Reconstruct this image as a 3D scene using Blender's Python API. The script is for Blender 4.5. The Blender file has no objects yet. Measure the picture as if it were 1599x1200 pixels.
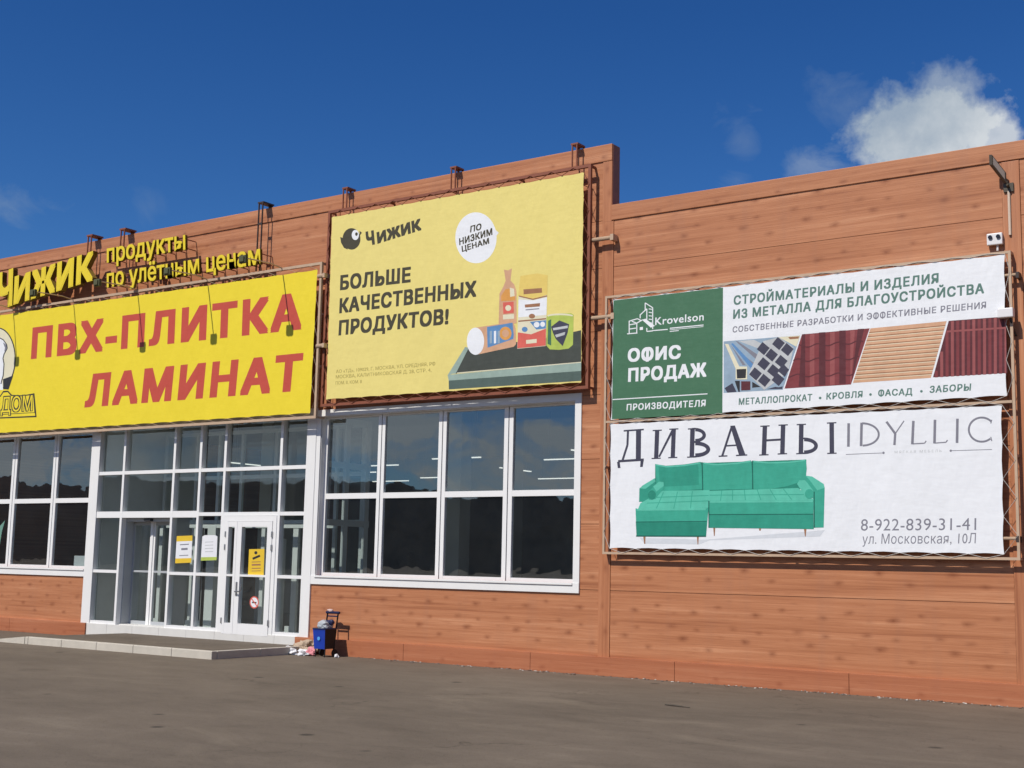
import bpy, bmesh, math, random
from mathutils import Vector, Matrix
random.seed(7)
C = bpy.context.scene
R = math.radians
# ------------------------------------------------------------------ camera
FPX, CX, CY, DIST, EYE = 2050.0, 799.5, 600.0, 18.0, 1.683
YAW, PITCH, ROLL = R(-34.7144), R(7.821), R(-1.2044)
fwd = Vector((math.sin(YAW)*math.cos(PITCH), math.cos(YAW)*math.cos(PITCH), math.sin(PITCH)))
rt0 = Vector((math.cos(YAW), -math.sin(YAW), 0)); dn0 = fwd.cross(rt0)
rt = math.cos(ROLL)*rt0 + math.sin(ROLL)*dn0
dn = -math.sin(ROLL)*rt0 + math.cos(ROLL)*dn0
cam_d = bpy.data.cameras.new('camera'); cam = bpy.data.objects.new('camera', cam_d)
C.collection.objects.link(cam); C.camera = cam
cam_d.sensor_width = 36; cam_d.lens = FPX/1599*36; cam_d.clip_end = 3000; cam_d.clip_start = .1
cam.matrix_world = Matrix(((rt.x, -dn.x, -fwd.x, 0), (rt.y, -dn.y, -fwd.y, -DIST), (rt.z, -dn.z, -fwd.z, EYE), (0, 0, 0, 1)))
# ------------------------------------------------------------------ sky, sun, exposure
SUN_TO = Vector((-.29, -1.05, 1.25)).normalized()
SUN_EL = math.asin(SUN_TO.z); SUN_AZ = math.atan2(SUN_TO.x, SUN_TO.y)
W = bpy.data.worlds.new("World"); C.world = W; W.use_nodes = True
C.view_settings.view_transform = 'Standard'; C.view_settings.look = 'None'
C.view_settings.gamma = 1; C.view_settings.exposure = 0.14
C.cycles.use_denoising = True
C.cycles.max_bounces = 8; C.cycles.transparent_max_bounces = 16
C.cycles.caustics_reflective = False; C.cycles.caustics_refractive = False
sd = bpy.data.lights.new('sun', 'SUN'); sd.energy = 4.0; sd.angle = R(.5); sd.color = (1, .94, .85)
so = bpy.data.objects.new('sun', sd); C.collection.objects.link(so)
so.rotation_euler = SUN_TO.to_track_quat('Z', 'Y').to_euler(); so.location = (-20, -30, 40)

def ray(x, y):
    return rt*((x-CX)/FPX) + dn*((y-CY)/FPX) + fwd
def at(x, y, n=0.0):                       # point of the plane n metres in front of the facade
    d = ray(x, y); d = d*((DIST-n)/d.y)
    return Vector((d.x, -n, EYE+d.z))

class NT:
    def __init__(s, nt): s.t = nt; nt.nodes.clear()
    def n(s, typ, **kw):
        o = s.t.nodes.new('ShaderNode'+typ)
        for k, v in kw.items():
            if k.startswith('i_'): o.inputs[k[2:].replace('_', ' ')].default_value = v
            else: setattr(o, k, v)
        return o
    def l(s, a, b): s.t.links.new(a, b)
    def m(s, op, a, b=None, c=None, clamp=False):
        o = s.n('Math', operation=op); o.use_clamp = clamp
        for i, v in enumerate((a, b, c)):
            if v is None: continue
            if isinstance(v, (int, float)): o.inputs[i].default_value = v
            else: s.l(v, o.inputs[i])
        return o.outputs[0]
    def ramp(s, f, *st):
        o = s.n('ValToRGB'); s.l(f, o.inputs[0]); e = o.color_ramp.elements
        while len(e) < len(st): e.new(.5)
        for el, (p, c) in zip(e, st):
            el.position = p; el.color = (c, c, c, 1) if isinstance(c, (int, float)) else (*c, 1)
        return o.outputs[0]
    def mix(s, f, a, b, typ='MIX'):
        o = s.n('MixRGB', blend_type=typ)
        for i, v in enumerate((f, a, b)):
            if isinstance(v, (int, float)): o.inputs[i].default_value = v
            elif isinstance(v, tuple): o.inputs[i].default_value = (*v, 1)
            else: s.l(v, o.inputs[i])
        return o.outputs[0]
    def noise(s, v, scale, detail=4, rough=.55, dist=0.0):
        o = s.n('TexNoise'); o.inputs['Scale'].default_value = scale; o.inputs['Detail'].default_value = detail
        o.inputs['Roughness'].default_value = rough; o.inputs['Distortion'].default_value = dist
        if v is not None: s.l(v, o.inputs['Vector'])
        return o.outputs['Fac']
    def mapping(s, v, sc=(1, 1, 1), loc=(0, 0, 0)):
        o = s.n('Mapping'); o.inputs['Scale'].default_value = sc; o.inputs['Location'].default_value = loc
        s.l(v, o.inputs['Vector']); return o.outputs[0]

def build_world():
    t = NT(W.node_tree); out = t.n('OutputWorld')
    sky = t.n('TexSky', sky_type='NISHITA'); sky.sun_disc = False
    sky.sun_elevation = SUN_EL; sky.sun_rotation = SUN_AZ % (2*math.pi)
    sky.altitude = 1500; sky.air_density = 1.0; sky.dust_density = 0.75; sky.ozone_density = 3.0
    tc = t.n('TexCoord').outputs['Generated']
    hs = t.n('HueSaturation'); hs.inputs['Saturation'].default_value = 1.22; hs.inputs['Hue'].default_value = .503
    t.l(sky.outputs[0], hs.inputs['Color'])
    col = t.mix(1.0, hs.outputs[0], (.56, .82, 1.07), 'MULTIPLY')
    def dot(v):
        o = t.n('VectorMath', operation='DOT_PRODUCT'); t.l(tc, o.inputs[0]); o.inputs[1].default_value = v
        return o.outputs['Value']
    zz = t.ramp(dot((0, 0, 1)), (.02, (1, .98, .94)), (.16, (1, .98, .95)), (.40, (.72, .84, .90)))   # paler towards the horizon
    col = t.mix(1.0, col, zz, 'MULTIPLY')
    def facing(c):
        r_ = c.cross(Vector((0, 0, 1))).normalized(); u_ = r_.cross(c).normalized(); return r_, u_
    fine = t.noise(tc, 22, 6, .52, .25)
    wisp = t.noise(t.mapping(tc, (1, 1, 1.6)), 15, 8, .62, .8)
    f0 = t.m('SUBTRACT', fine, .5); f1 = t.m('ADD', t.m('MULTIPLY', f0, .8), t.m('MULTIPLY', t.m('SUBTRACT', t.noise(tc, 60, 6, .6), .5), .7)); w0 = t.m('SUBTRACT', wisp, .5)
    total = None; lum = None
    def blob(x, y, rx, ry, gain, soft, src, k, shade=False):
        nonlocal total, lum
        c = ray(x, y).normalized(); r_, u_ = facing(c)
        dc = t.m('MAXIMUM', dot(c), .05)
        a = t.m('DIVIDE', t.m('DIVIDE', dot(r_), dc), rx/FPX)
        b = t.m('DIVIDE', t.m('DIVIDE', dot(u_), dc), ry/FPX)
        q = t.m('SQRT', t.m('ADD', t.m('MULTIPLY', a, a), t.m('MULTIPLY', b, b)))
        d = t.m('ADD', t.m('SUBTRACT', 1.0, q), t.m('MULTIPLY', src, k))
        d = t.m('MULTIPLY', t.m('DIVIDE', d, soft, clamp=True), gain)
        total = d if total is None else t.m('MAXIMUM', total, d)
        if shade:
            lum = t.m('SUBTRACT', t.m('MULTIPLY', a, .38), t.m('MULTIPLY', b, .42))
    blob(1446, 206, 126, 76, .95, .42, f1, 1.2, True)
    blob(1478, 146, 66, 46, .62, .7, f1, 1.9)
    blob(1548, 214, 46, 34, .8, .5, f1, 1.6)
    blob(1330, 160, 60, 40, .26, 1.0, w0, 4.0)
    blob(1165, 222, 36, 44, .24, 1.0, w0, 4.5)
    blob(1272, 262, 70, 34, .34, .9, w0, 4.0)
    blob(1150, 280, 40, 26, .2, 1.0, w0, 4.0)
    blob(6, 318, 70, 26, .30, .9, w0, 4.0)
    blob(236, 322, 26, 24, .12, 1.0, w0, 4.0)
    # fair weather clouds over the far side of the car park
    back = t.m('MULTIPLY', t.m('MULTIPLY', dot((0, -1, 0)), 3.0, clamp=True), t.m('DIVIDE', t.m('SUBTRACT', .45, dot((0, 0, 1))), .2, clamp=True))
    fb = t.noise(t.mapping(tc, (1, 1, 2.8), (.3, .1, 0)), 8.5, 8, .58, .7)
    fb = t.m('MULTIPLY', t.m('DIVIDE', t.m('SUBTRACT', fb, .43), .15, clamp=True), back)
    total = t.m('MAXIMUM', total, t.m('MULTIPLY', t.m('ADD', t.m('MULTIPLY', back, .10), t.m('MULTIPLY', fb, .8)), 1.0))
    cl = t.m('ADD', t.m('ADD', lum, .55), t.m('MULTIPLY', f1, 1.1), clamp=True)
    cl = t.m('ADD', t.m('MULTIPLY', cl, t.m('SUBTRACT', 1.0, back)), t.m('MULTIPLY', back, t.m('ADD', .70, t.m('MULTIPLY', fb, .3))))
    ccol = t.ramp(cl, (0, (.22, .30, .41)), (.5, (.40, .46, .52)), (1, (.60, .635, .66)))
    b1 = t.n('Background'); b1.inputs[1].default_value = .085; t.l(col, b1.inputs[0])
    b2 = t.n('Background'); b2.inputs[1].default_value = 1.0; t.l(ccol, b2.inputs[0])
    mx = t.n('MixShader'); t.l(total, mx.inputs[0]); t.l(b1.outputs[0], mx.inputs[1]); t.l(b2.outputs[0], mx.inputs[2])
    t.l(mx.outputs[0], out.inputs[0])
build_world()

# ------------------------------------------------------------------ materials
MATS = {}
def plain(name, col, rough=.55, metal=0.0, var=.08, scale=6.0, bump=0.0, bscale=30.0, spec=.4):
    if name in MATS: return MATS[name]
    m = bpy.data.materials.new(name); m.use_nodes = True; t = NT(m.node_tree)
    out = t.n('OutputMaterial'); b = t.n('BsdfPrincipled'); t.l(b.outputs[0], out.inputs[0])
    b.inputs['Roughness'].default_value = rough; b.inputs['Metallic'].default_value = metal
    b.inputs['Specular IOR Level'].default_value = spec
    pos = t.n('NewGeometry').outputs['Position']
    f = t.noise(pos, scale, 5, .6)
    c = t.mix(f, tuple(max(0, x*(1-var)) for x in col), tuple(min(1, x*(1+var)) for x in col))
    t.l(c, b.inputs['Base Color'])
    if bump:
        bp = t.n('Bump'); bp.inputs['Strength'].default_value = bump; bp.inputs['Distance'].default_value = .02
        t.l(t.noise(pos, bscale, 4), bp.inputs['Height']); t.l(bp.outputs[0], b.inputs['Normal'])
    MATS[name] = m; return m
def vinyl(name, col, var=.035):
    """printed banner cloth: matt sheen, soft creases"""
    if name in MATS: return MATS[name]
    m = bpy.data.materials.new(name); m.use_nodes = True; t = NT(m.node_tree)
    out = t.n('OutputMaterial'); b = t.n('BsdfPrincipled'); t.l(b.outputs[0], out.inputs[0])
    b.inputs['Roughness'].default_value = .5; b.inputs['Specular IOR Level'].default_value = .3
    pos = t.n('NewGeometry').outputs['Position']
    f = t.noise(t.mapping(pos, (1, 1, .5)), 1.4 if var < .1 else 5.5, 5, .6)
    c = t.mix(f, tuple(x*(1-var) for x in col), tuple(min(1, x*(1+var)) for x in col))
    t.l(c, b.inputs['Base Color'])
    bp = t.n('Bump'); bp.inputs['Strength'].default_value = .5; bp.inputs['Distance'].default_value = .05
    h = t.m('ADD', t.noise(t.mapping(pos, (1.2, 1, .45)), 2.6, 3), t.m('MULTIPLY', t.noise(t.mapping(pos, (.5, 1, 1.4)), 9, 2), .12))
    t.l(h, bp.inputs['Height']); t.l(bp.outputs[0], b.inputs['Normal'])
    MATS[name] = m; return m
def glow(name, col, s):
    m = bpy.data.materials.new(name); m.use_nodes = True; t = NT(m.node_tree)
    out = t.n('OutputMaterial'); e = t.n('Emission'); e.inputs[0].default_value = (*col, 1); e.inputs[1].default_value = s
    t.l(e.outputs[0], out.inputs[0]); return m
def wood(name, vertical=False, red=0.0):
    """steel cladding printed with a knotty pine film; the print repeats every 1.01 m along and every 1.035 m up"""
    m = bpy.data.materials.new(name); m.use_nodes = True; t = NT(m.node_tree)
    out = t.n('OutputMaterial'); b = t.n('BsdfPrincipled'); t.l(b.outputs[0], out.inputs[0])
    b.inputs['Roughness'].default_value = .52; b.inputs['Specular IOR Level'].default_value = .35
    pos = t.n('NewGeometry').outputs['Position']
    sp = t.n('SeparateXYZ'); t.l(pos, sp.inputs[0]); u, z = sp.outputs[0], sp.outputs[2]
    if vertical: u, z = z, t.m('MULTIPLY', u, .9)
    cb = t.n('CombineXYZ'); t.l(u, cb.inputs[0]); t.l(z, cb.inputs[1]); uv = cb.outputs[0]
    # printed film coordinates wrap, so the grain repeats like the real film
    uw = t.m('WRAP', u, 1.01, 0.0); zw = t.m('WRAP', t.m('SUBTRACT', z, .28), 1.035, 0.0)
    wob = t.noise(uv, 5, 3)
    warp = t.m('MULTIPLY', t.m('SUBTRACT', wob, .5), .12)
    g1 = t.noise(t.mapping(uv, (.5, 17, 1)), 1.0, 6, .6, .25)
    g2 = t.noise(t.mapping(uv, (2.6, 75, 1)), 1.0, 5, .65, .5)
    band = t.noise(t.mapping(uv, (.12, 5.2, 1)), 1.0, 3, .5)
    col = t.ramp(t.m('ADD', t.m('MULTIPLY', g1, .55), t.m('MULTIPLY', band, .45)),
                 (.32, (.27, .092, .040)), (.44, (.425, .168, .076)), (.56, (.495, .210, .101)), (.72, (.655, .328, .178)))
    col = t.mix(t.m('MULTIPLY', t.m('SUBTRACT', g2, .50, clamp=True), 2.4, clamp=True), col, (.31, .108, .050))
    K = [(-10.26, .35, .080, .044, 1.), (-9.84, .20, .070, .038, .9), (-10.08, .745, .085, .040, 1.), (-9.69, .825, .060, .034, .85),
         (-10.04, .485, .065, .032, .75), (-9.44, .53, .075, .042, .7), (-9.62, .40, .06, .022, .35), (-9.40, .72, .06, .024, .3), (-9.5, .93, .06, .02, .3)]
    kn = None
    for ku, kz, a, c_, s_ in K:
        du = t.m('DIVIDE', t.m('WRAP', t.m('ADD', t.m('SUBTRACT', u, ku), warp), .505, -.505), a)
        dz = t.m('DIVIDE', t.m('WRAP', t.m('ADD', t.m('SUBTRACT', z, .28+kz), t.m('MULTIPLY', warp, .35)), .5175, -.5175), c_)
        q = t.m('SQRT', t.m('ADD', t.m('MULTIPLY', du, du), t.m('MULTIPLY', dz, dz)))
        v = t.m('MULTIPLY', t.m('POWER', t.m('SUBTRACT', 1.0, t.m('MULTIPLY', q, .62), clamp=True), 1.5), s_)
        kn = v if kn is None else t.m('MAXIMUM', kn, v)
    fade = t.m('ADD', .45, t.m('MULTIPLY', t.noise(uv, 2.3, 2), .9))
    kn = t.m('MULTIPLY', kn, fade, clamp=True)
    col = t.mix(t.m('MULTIPLY', kn, .82, clamp=True), col, (.20, .058, .022))
    # weather: faint vertical dirt runs and fading
    dirt = t.noise(t.mapping(pos, (3.2, 1, .22)), 1.0, 5, .6)
    col = t.mix(t.m('MULTIPLY', t.m('SUBTRACT', dirt, .5, clamp=True), .9), col, (.30, .15, .10))
    if red: col = t.mix(red, col, (.33, .085, .040))
    t.l(col, b.inputs['Base Color'])
    bp = t.n('Bump'); bp.inputs['Strength'].default_value = .3; bp.inputs['Distance'].default_value = .01
    prof = t.m('PINGPONG', z, .046)
    h = t.m('ADD', t.m('MULTIPLY', t.m('LESS_THAN', prof, .005), -.35), t.m('ADD', g1, t.m('MULTIPLY', t.noise(uv, .9, 2), 2.0)))
    t.l(h, bp.inputs['Height']); t.l(bp.outputs[0], b.inputs['Normal'])
    return m
def glass(name, wav=.05, refl=2.2, tint=(.80, .86, .86)):
    m = bpy.data.materials.new(name); m.use_nodes = True; t = NT(m.node_tree)
    out = t.n('OutputMaterial'); tr = t.n('BsdfTransparent'); tr.inputs[0].default_value = (*tint, 1)
    gl = t.n('BsdfGlossy'); gl.inputs['Roughness'].default_value = .012; gl.inputs[0].default_value = (.86, .95, 1, 1)
    pos = t.n('NewGeometry').outputs['Position']
    bp = t.n('Bump'); bp.inputs['Strength'].default_value = wav; bp.inputs['Distance'].default_value = .05
    t.l(t.noise(pos, 1.5, 2, .4), bp.inputs['Height']); t.l(bp.outputs[0], gl.inputs['Normal'])
    fr = t.n('LayerWeight'); fr.inputs[0].default_value = .5       # Schlick, the same from both sides of the pane
    f = t.m('ADD', .045*refl, t.m('MULTIPLY', t.m('POWER', fr.outputs['Facing'], 5.0), 1-.045*refl), clamp=True)
    mx = t.n('MixShader'); t.l(f, mx.inputs[0]); t.l(tr.outputs[0], mx.inputs[1]); t.l(gl.outputs[0], mx.inputs[2])
    df = t.n('BsdfDiffuse'); df.inputs[0].default_value = (.5, .52, .5, 1)
    du = t.m('MULTIPLY', t.noise(pos, 3.0, 5, .7), .035)
    m2 = t.n('MixShader'); t.l(du, m2.inputs[0]); t.l(mx.outputs[0], m2.inputs[1]); t.l(df.outputs[0], m2.inputs[2])
    t.l(m2.outputs[0], out.inputs[0]); return m
def asphalt(name, tone=1.0):
    m = bpy.data.materials.new(name); m.use_nodes = True; t = NT(m.node_tree)
    out = t.n('OutputMaterial'); b = t.n('BsdfPrincipled'); t.l(b.outputs[0], out.inputs[0])
    b.inputs['Roughness'].default_value = .85; b.inputs['Specular IOR Level'].default_value = .25
    pos = t.n('NewGeometry').outputs['Position']
    big = t.noise(pos, .22, 5, .6, .6); mid = t.noise(t.mapping(pos, (.75, 1.6, 1)), 1.5, 6, .65, .4); fine = t.noise(pos, 45, 3, .7)
    grit = t.noise(pos, 140, 2, .6)
    f = t.m('ADD', t.m('ADD', t.m('MULTIPLY', big, .5), t.m('MULTIPLY', mid, .34)), t.m('MULTIPLY', fine, .16))
    a = [tuple(x*tone for x in c) for c in ((.098, .078, .057), (.132, .106, .079), (.158, .127, .095), (.205, .170, .128))]
    col = t.ramp(f, (.34, a[0]), (.46, a[1]), (.56, a[2]), (.68, a[3]))
    col = t.mix(t.m('MULTIPLY', t.m('SUBTRACT', grit, .55, clamp=True), 1.6, clamp=True), col, tuple(.27*tone for _ in range(3)))
    sp2 = t.noise(pos, 17, 3, .75)
    col = t.mix(t.m('MULTIPLY', t.m('SUBTRACT', sp2, .56, clamp=True), 2.6, clamp=True), col, tuple(x*.45 for x in a[0]))
    vs = t.n('TexVoronoi', feature='F1'); vs.inputs['Scale'].default_value = 5.5; t.l(pos, vs.inputs['Vector'])
    peb = t.m('MULTIPLY', t.m('SUBTRACT', .11, vs.outputs['Distance'], clamp=True), 14, clamp=True)
    col = t.mix(t.m('MULTIPLY', peb, t.m('MULTIPLY', t.noise(pos, 1.1, 2), .8)), col, a[0])
    vc = t.n('TexVoronoi', feature='DISTANCE_TO_EDGE'); vc.inputs['Scale'].default_value = .16
    nz = t.n('TexNoise'); nz.inputs['Scale'].default_value = 1.2; nz.inputs['Detail'].default_value = 5; t.l(pos, nz.inputs['Vector'])
    vm = t.n('VectorMath', operation='MULTIPLY_ADD'); t.l(nz.outputs['Color'], vm.inputs[0]); vm.inputs[1].default_value = (2.2, 2.2, 0); t.l(pos, vm.inputs[2]); t.l(vm.outputs[0], vc.inputs['Vector'])
    crack = t.m('MULTIPLY', t.m('SUBTRACT', .0035, vc.outputs['Distance'], clamp=True), 260, clamp=True)
    col = t.mix(t.m('MULTIPLY', crack, t.m('MULTIPLY', t.m('SUBTRACT', t.noise(pos, .35, 2), .42, clamp=True), 3.5, clamp=True)), col, tuple(x*.4 for x in a[0]))
    # oil and damp patches, tar spots
    st = t.noise(t.mapping(pos, (.8, 1.3, 1), (3.7, 1.1, 0)), .9, 4, .55, .9)
    col = t.mix(t.m('MULTIPLY', t.m('SUBTRACT', st, .63, clamp=True), 3.2, clamp=True), col, (.075, .061, .046))
    vo = t.n('TexVoronoi', feature='F1'); vo.inputs['Scale'].default_value = .9; t.l(pos, vo.inputs['Vector'])
    spot = t.m('MULTIPLY', t.m('SUBTRACT', .085, vo.outputs['Distance'], clamp=True), 24, clamp=True)
    col = t.mix(t.m('MULTIPLY', spot, .75), col, (.03, .025, .02))
    du = t.noise(t.mapping(pos, (.6, 1, 1), (9, 4, 0)), .5, 6, .7, 1.2)
    col = t.mix(t.m('MULTIPLY', t.m('SUBTRACT', du, .56, clamp=True), 2.2, clamp=True), col, (.255, .21, .155))
    t.l(col, b.inputs['Base Color'])
    bp = t.n('Bump'); bp.inputs['Strength'].default_value = .5; bp.inputs['Distance'].default_value = .012
    t.l(t.m('ADD', fine, t.m('MULTIPLY', mid, 1.5)), bp.inputs['Height']); t.l(bp.outputs[0], b.inputs['Normal'])
    return m

WOOD = wood('printed_pine_cladding'); WOODV = wood('printed_pine_flashing', True, .06); WOODR = wood('printed_pine_plinth', False, .42)
GLASS = glass('window_glass', .06, 4.2); GLASS2 = glass('entrance_glass', .03, 2.4, (.86, .91, .90)); GLASS3 = glass('inner_glass', .02, 1.0, (.9, .93, .92))
WHITE = plain('white_frame', (.80, .80, .795), .4, var=.03)
WTRIM = plain('white_trim', (.775, .775, .765), .5, var=.06, scale=2)
GASKET = plain('dark_gasket', (.03, .03, .035), .6)
STEEL_R = plain('red_brown_steel', (.235, .075, .04), .55, var=.25, scale=9)
STEEL_T = plain('tan_steel', (.50, .36, .25), .5, var=.2, scale=7)
STEEL_D = plain('dark_steel', (.05, .035, .03), .5)
ROPE = plain('white_rope', (.50, .47, .43), .8)
GREYW = plain('interior_grey', (.55, .56, .54), .8, var=.12, scale=1.2)
PARTW = plain('partition_white', (.62, .65, .64), .5)
FLOORM = plain('interior_tiles', (.55, .53, .49), .35)
DARKW = plain('interior_dark', (.26, .225, .185), .8, var=.4, scale=.7)

# ------------------------------------------------------------------ mesh helpers
WLOC = {}
def link(o, parent=None):
    C.collection.objects.link(o)
    if parent is not None:
        o.parent = parent; o.location = -WLOC.get(parent.name, Vector((0, 0, 0)))
    WLOC[o.name] = Vector((0, 0, 0)) if parent is not None else o.location.copy()
    return o
def thing(name, label, cat, loc=(0, 0, 0), group=None):
    o = bpy.data.objects.new(name, None); o.location = loc; o.empty_display_size = .2
    link(o); o['label'] = label; o['category'] = cat
    if group: o['group'] = group
    return o
def tag(o, label=None, cat=None, group=None, kind=None):
    if label: o['label'] = label
    if cat: o['category'] = cat
    if group: o['group'] = group
    if kind: o['kind'] = kind
    return o
class MB:
    """collects shapes into one mesh"""
    def __init__(s): s.bm = bmesh.new(); s.mats = []
    def mi(s, m):
        if m not in s.mats: s.mats.append(m)
        return s.mats.index(m)
    def box(s, u0, u1, n0, n1, z0, z1, m, bev=0.0):
        """n = metres in front of the facade"""
        bm = s.bm; y0, y1 = -n1, -n0
        vs = [bm.verts.new(p) for p in ((u0, y0, z0), (u1, y0, z0), (u1, y1, z0), (u0, y1, z0), (u0, y0, z1), (u1, y0, z1), (u1, y1, z1), (u0, y1, z1))]
        i = s.mi(m); fs = []
        for q in ((3, 2, 1, 0), (4, 5, 6, 7), (0, 1, 5, 4), (1, 2, 6, 5), (2, 3, 7, 6), (3, 0, 4, 7)):
            f = bm.faces.new([vs[k] for k in q]); f.material_index = i; fs.append(f)
        if bev:
            es = list({e for f in fs for e in f.edges})
            r = bmesh.ops.bevel(bm, geom=es, offset=bev, segments=2, profile=.6, affect='EDGES')
            for f in r['faces']: f.material_index = i
        return s
    def tube(s, pts, r, m, sides=6, cap=True):
        bm = s.bm; i = s.mi(m); rings = []; pts = [Vector(p) for p in pts]
        for k, p in enumerate(pts):
            d = (pts[min(k+1, len(pts)-1)] - pts[max(k-1, 0)]).normalized()
            a = d.cross(Vector((0, 0, 1)));
            if a.length < .05: a = d.cross(Vector((1, 0, 0)))
            a.normalize(); b = a.cross(d); rr = r[k] if isinstance(r, (list, tuple)) else r
            rings.append([bm.verts.new(p + (a*math.cos(q) + b*math.sin(q))*rr) for q in [2*math.pi*j/sides for j in range(sides)]])
        for A, B in zip(rings, rings[1:]):
            for j in range(sides):
                f = bm.faces.new((B[j], B[(j+1) % sides], A[(j+1) % sides], A[j])); f.material_index = i; f.smooth = sides > 6
        if cap:
            for q in (rings[0], rings[-1]):
                f = bm.faces.new(q); f.material_index = i
        return s
    def face(s, pts, m):
        f = s.bm.faces.new([s.bm.verts.new(p) for p in pts]); f.material_index = s.mi(m); return f
    def prism(s, pts, thick, m):
        """front polygon pts (world), extruded back (+Y) by thick"""
        i = s.mi(m); a = [s.bm.verts.new(p) for p in pts]; b = [s.bm.verts.new(Vector(p)+Vector((0, thick, 0))) for p in pts]
        for q in (a, b[::-1]): s.bm.faces.new(q).material_index = i
        for k in range(len(a)):
            j = (k+1) % len(a); s.bm.faces.new((a[k], b[k], b[j], a[j])).material_index = i
    def build(s, name, parent=None, smooth=False):
        bmesh.ops.recalc_face_normals(s.bm, faces=s.bm.faces) if False else None
        me = bpy.data.meshes.new(name); s.bm.to_mesh(me); s.bm.free()
        for m in s.mats: me.materials.append(m)
        if smooth:
            for p in me.polygons: p.use_smooth = True
        o = bpy.data.objects.new(name, me)
        return link(o, parent)
def rects_minus(rect, holes):
    """split rect (u0,u1,z0,z1) into cells outside the holes"""
    u0, u1, z0, z1 = rect; us = {u0, u1}; out = []
    hs = [h for h in holes if h[0] < u1 and h[1] > u0 and h[2] < z1 and h[3] > z0]
    for h in hs: us |= {min(max(h[0], u0), u1), min(max(h[1], u0), u1)}
    us = sorted(us)
    for a, b in zip(us, us[1:]):
        segs = [(z0, z1)]
        for h in hs:
            if h[0] < b-1e-6 and h[1] > a+1e-6:
                ns = []
                for p, q in segs:
                    if h[2] > p: ns.append((p, min(q, h[2])))
                    if h[3] < q: ns.append((max(p, h[3]), q))
                segs = [x for x in ns if x[1]-x[0] > .004]
        out += [(a, b, p, q) for p, q in segs]
    return out
# ---- flat printing: everything is given in the plane of its own panel
class Print(MB):
    def __init__(s, n): super().__init__(); s.n = n; s.k = None
    def crop(s, x0, y0, sc): s.k = (x0, y0, sc); return s
    def P(s, x, y, L=0):
        if s.k: x, y = x/s.k[2]+s.k[0], y/s.k[2]+s.k[1]
        return at(x, y, s.n + .0005*L)
    def poly(s, pts, m, L=1):
        s.cnt = (getattr(s, 'cnt', 0)+1) % 64; d = Vector((0, -.000005*s.cnt, 0))   # overlapping prints never share a plane
        s.face([s.P(x, y, L)+d for x, y in pts], m)
    def line(s, pts, w, m, L=1):
        for (x0, y0), (x1, y1) in zip(pts, pts[1:]):
            d = Vector((x1-x0, y1-y0)); q = Vector((-d.y, d.x)).normalized()*w/2; e = d.normalized()*w*.0
            s.poly([(x0-q.x-e.x, y0-q.y-e.y), (x1-q.x+e.x, y1-q.y+e.y), (x1+q.x+e.x, y1+q.y+e.y), (x0+q.x-e.x, y0+q.y-e.y)], m, L)
    def arc(s, cx, cy, rx, ry, a0, a1, w, m, L=1, seg=20):
        ps = [(cx+rx*math.cos(R(a0+(a1-a0)*i/seg)), cy+ry*math.sin(R(a0+(a1-a0)*i/seg))) for i in range(seg+1)]
        pi_ = [(cx+(rx-w)*math.cos(R(a0+(a1-a0)*i/seg)), cy+(ry-w)*math.sin(R(a0+(a1-a0)*i/seg))) for i in range(seg+1)]
        for i in range(seg): s.poly([ps[i], ps[i+1], pi_[i+1], pi_[i]], m, L)
    def disc(s, cx, cy, rx, ry, m, L=1, seg=32, a0=0, a1=360):
        n_ = seg if a1-a0 >= 360 else seg+1
        s.poly([(cx+rx*math.cos(R(a0+(a1-a0)*i/seg)), cy+ry*math.sin(R(a0+(a1-a0)*i/seg))) for i in range(n_)], m, L)
    def text(s, txt, BL, BR, TL, m, L=1, bold=0.0, space=1.0, thick=0.0, parts=None):
        """BL, BR ends of the base line, TL top of a capital over BL"""
        g = glyphs(txt, 0, space)
        b, r_, t_ = s.P(*BL, L), s.P(*BR, L), s.P(*TL, L); ex, ey = r_-b, t_-b
        x0 = min(p[0] for vs, fs in g for p in vs); x1 = max(p[0] for vs, fs in g for p in vs)
        i = s.mi(m)
        wx = x1-x0
        for j, (sx, sy) in enumerate(fatten(bold)):
            for vs, fs in g:
                V = [b + ex*((x-x0+bold+sx)/(wx+2*bold)) + ey*((y+bold*.5+sy*.8)/(CAP+bold*.9)) + Vector((0, -.00003*j, 0)) for x, y in vs]
                for q, f in enumerate(fs):      # overlapping contours of one letter must not share a plane
                    d = Vector((0, -.0000015*(q % 16), 0))
                    s.bm.faces.new([s.bm.verts.new(V[k]+d) for k in f]).material_index = i
def fatten(d):
    if d <= 0: return [(0, 0)]
    return [(d*a, d*b) for a in (-1, 0, 1) for b in (-1, 0, 1) if a or b] + ([(d*.5, 0), (-d*.5, 0), (0, d*.5), (0, -d*.5)] if d > .03 else [(0, 0)])
CAP = .682
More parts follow.
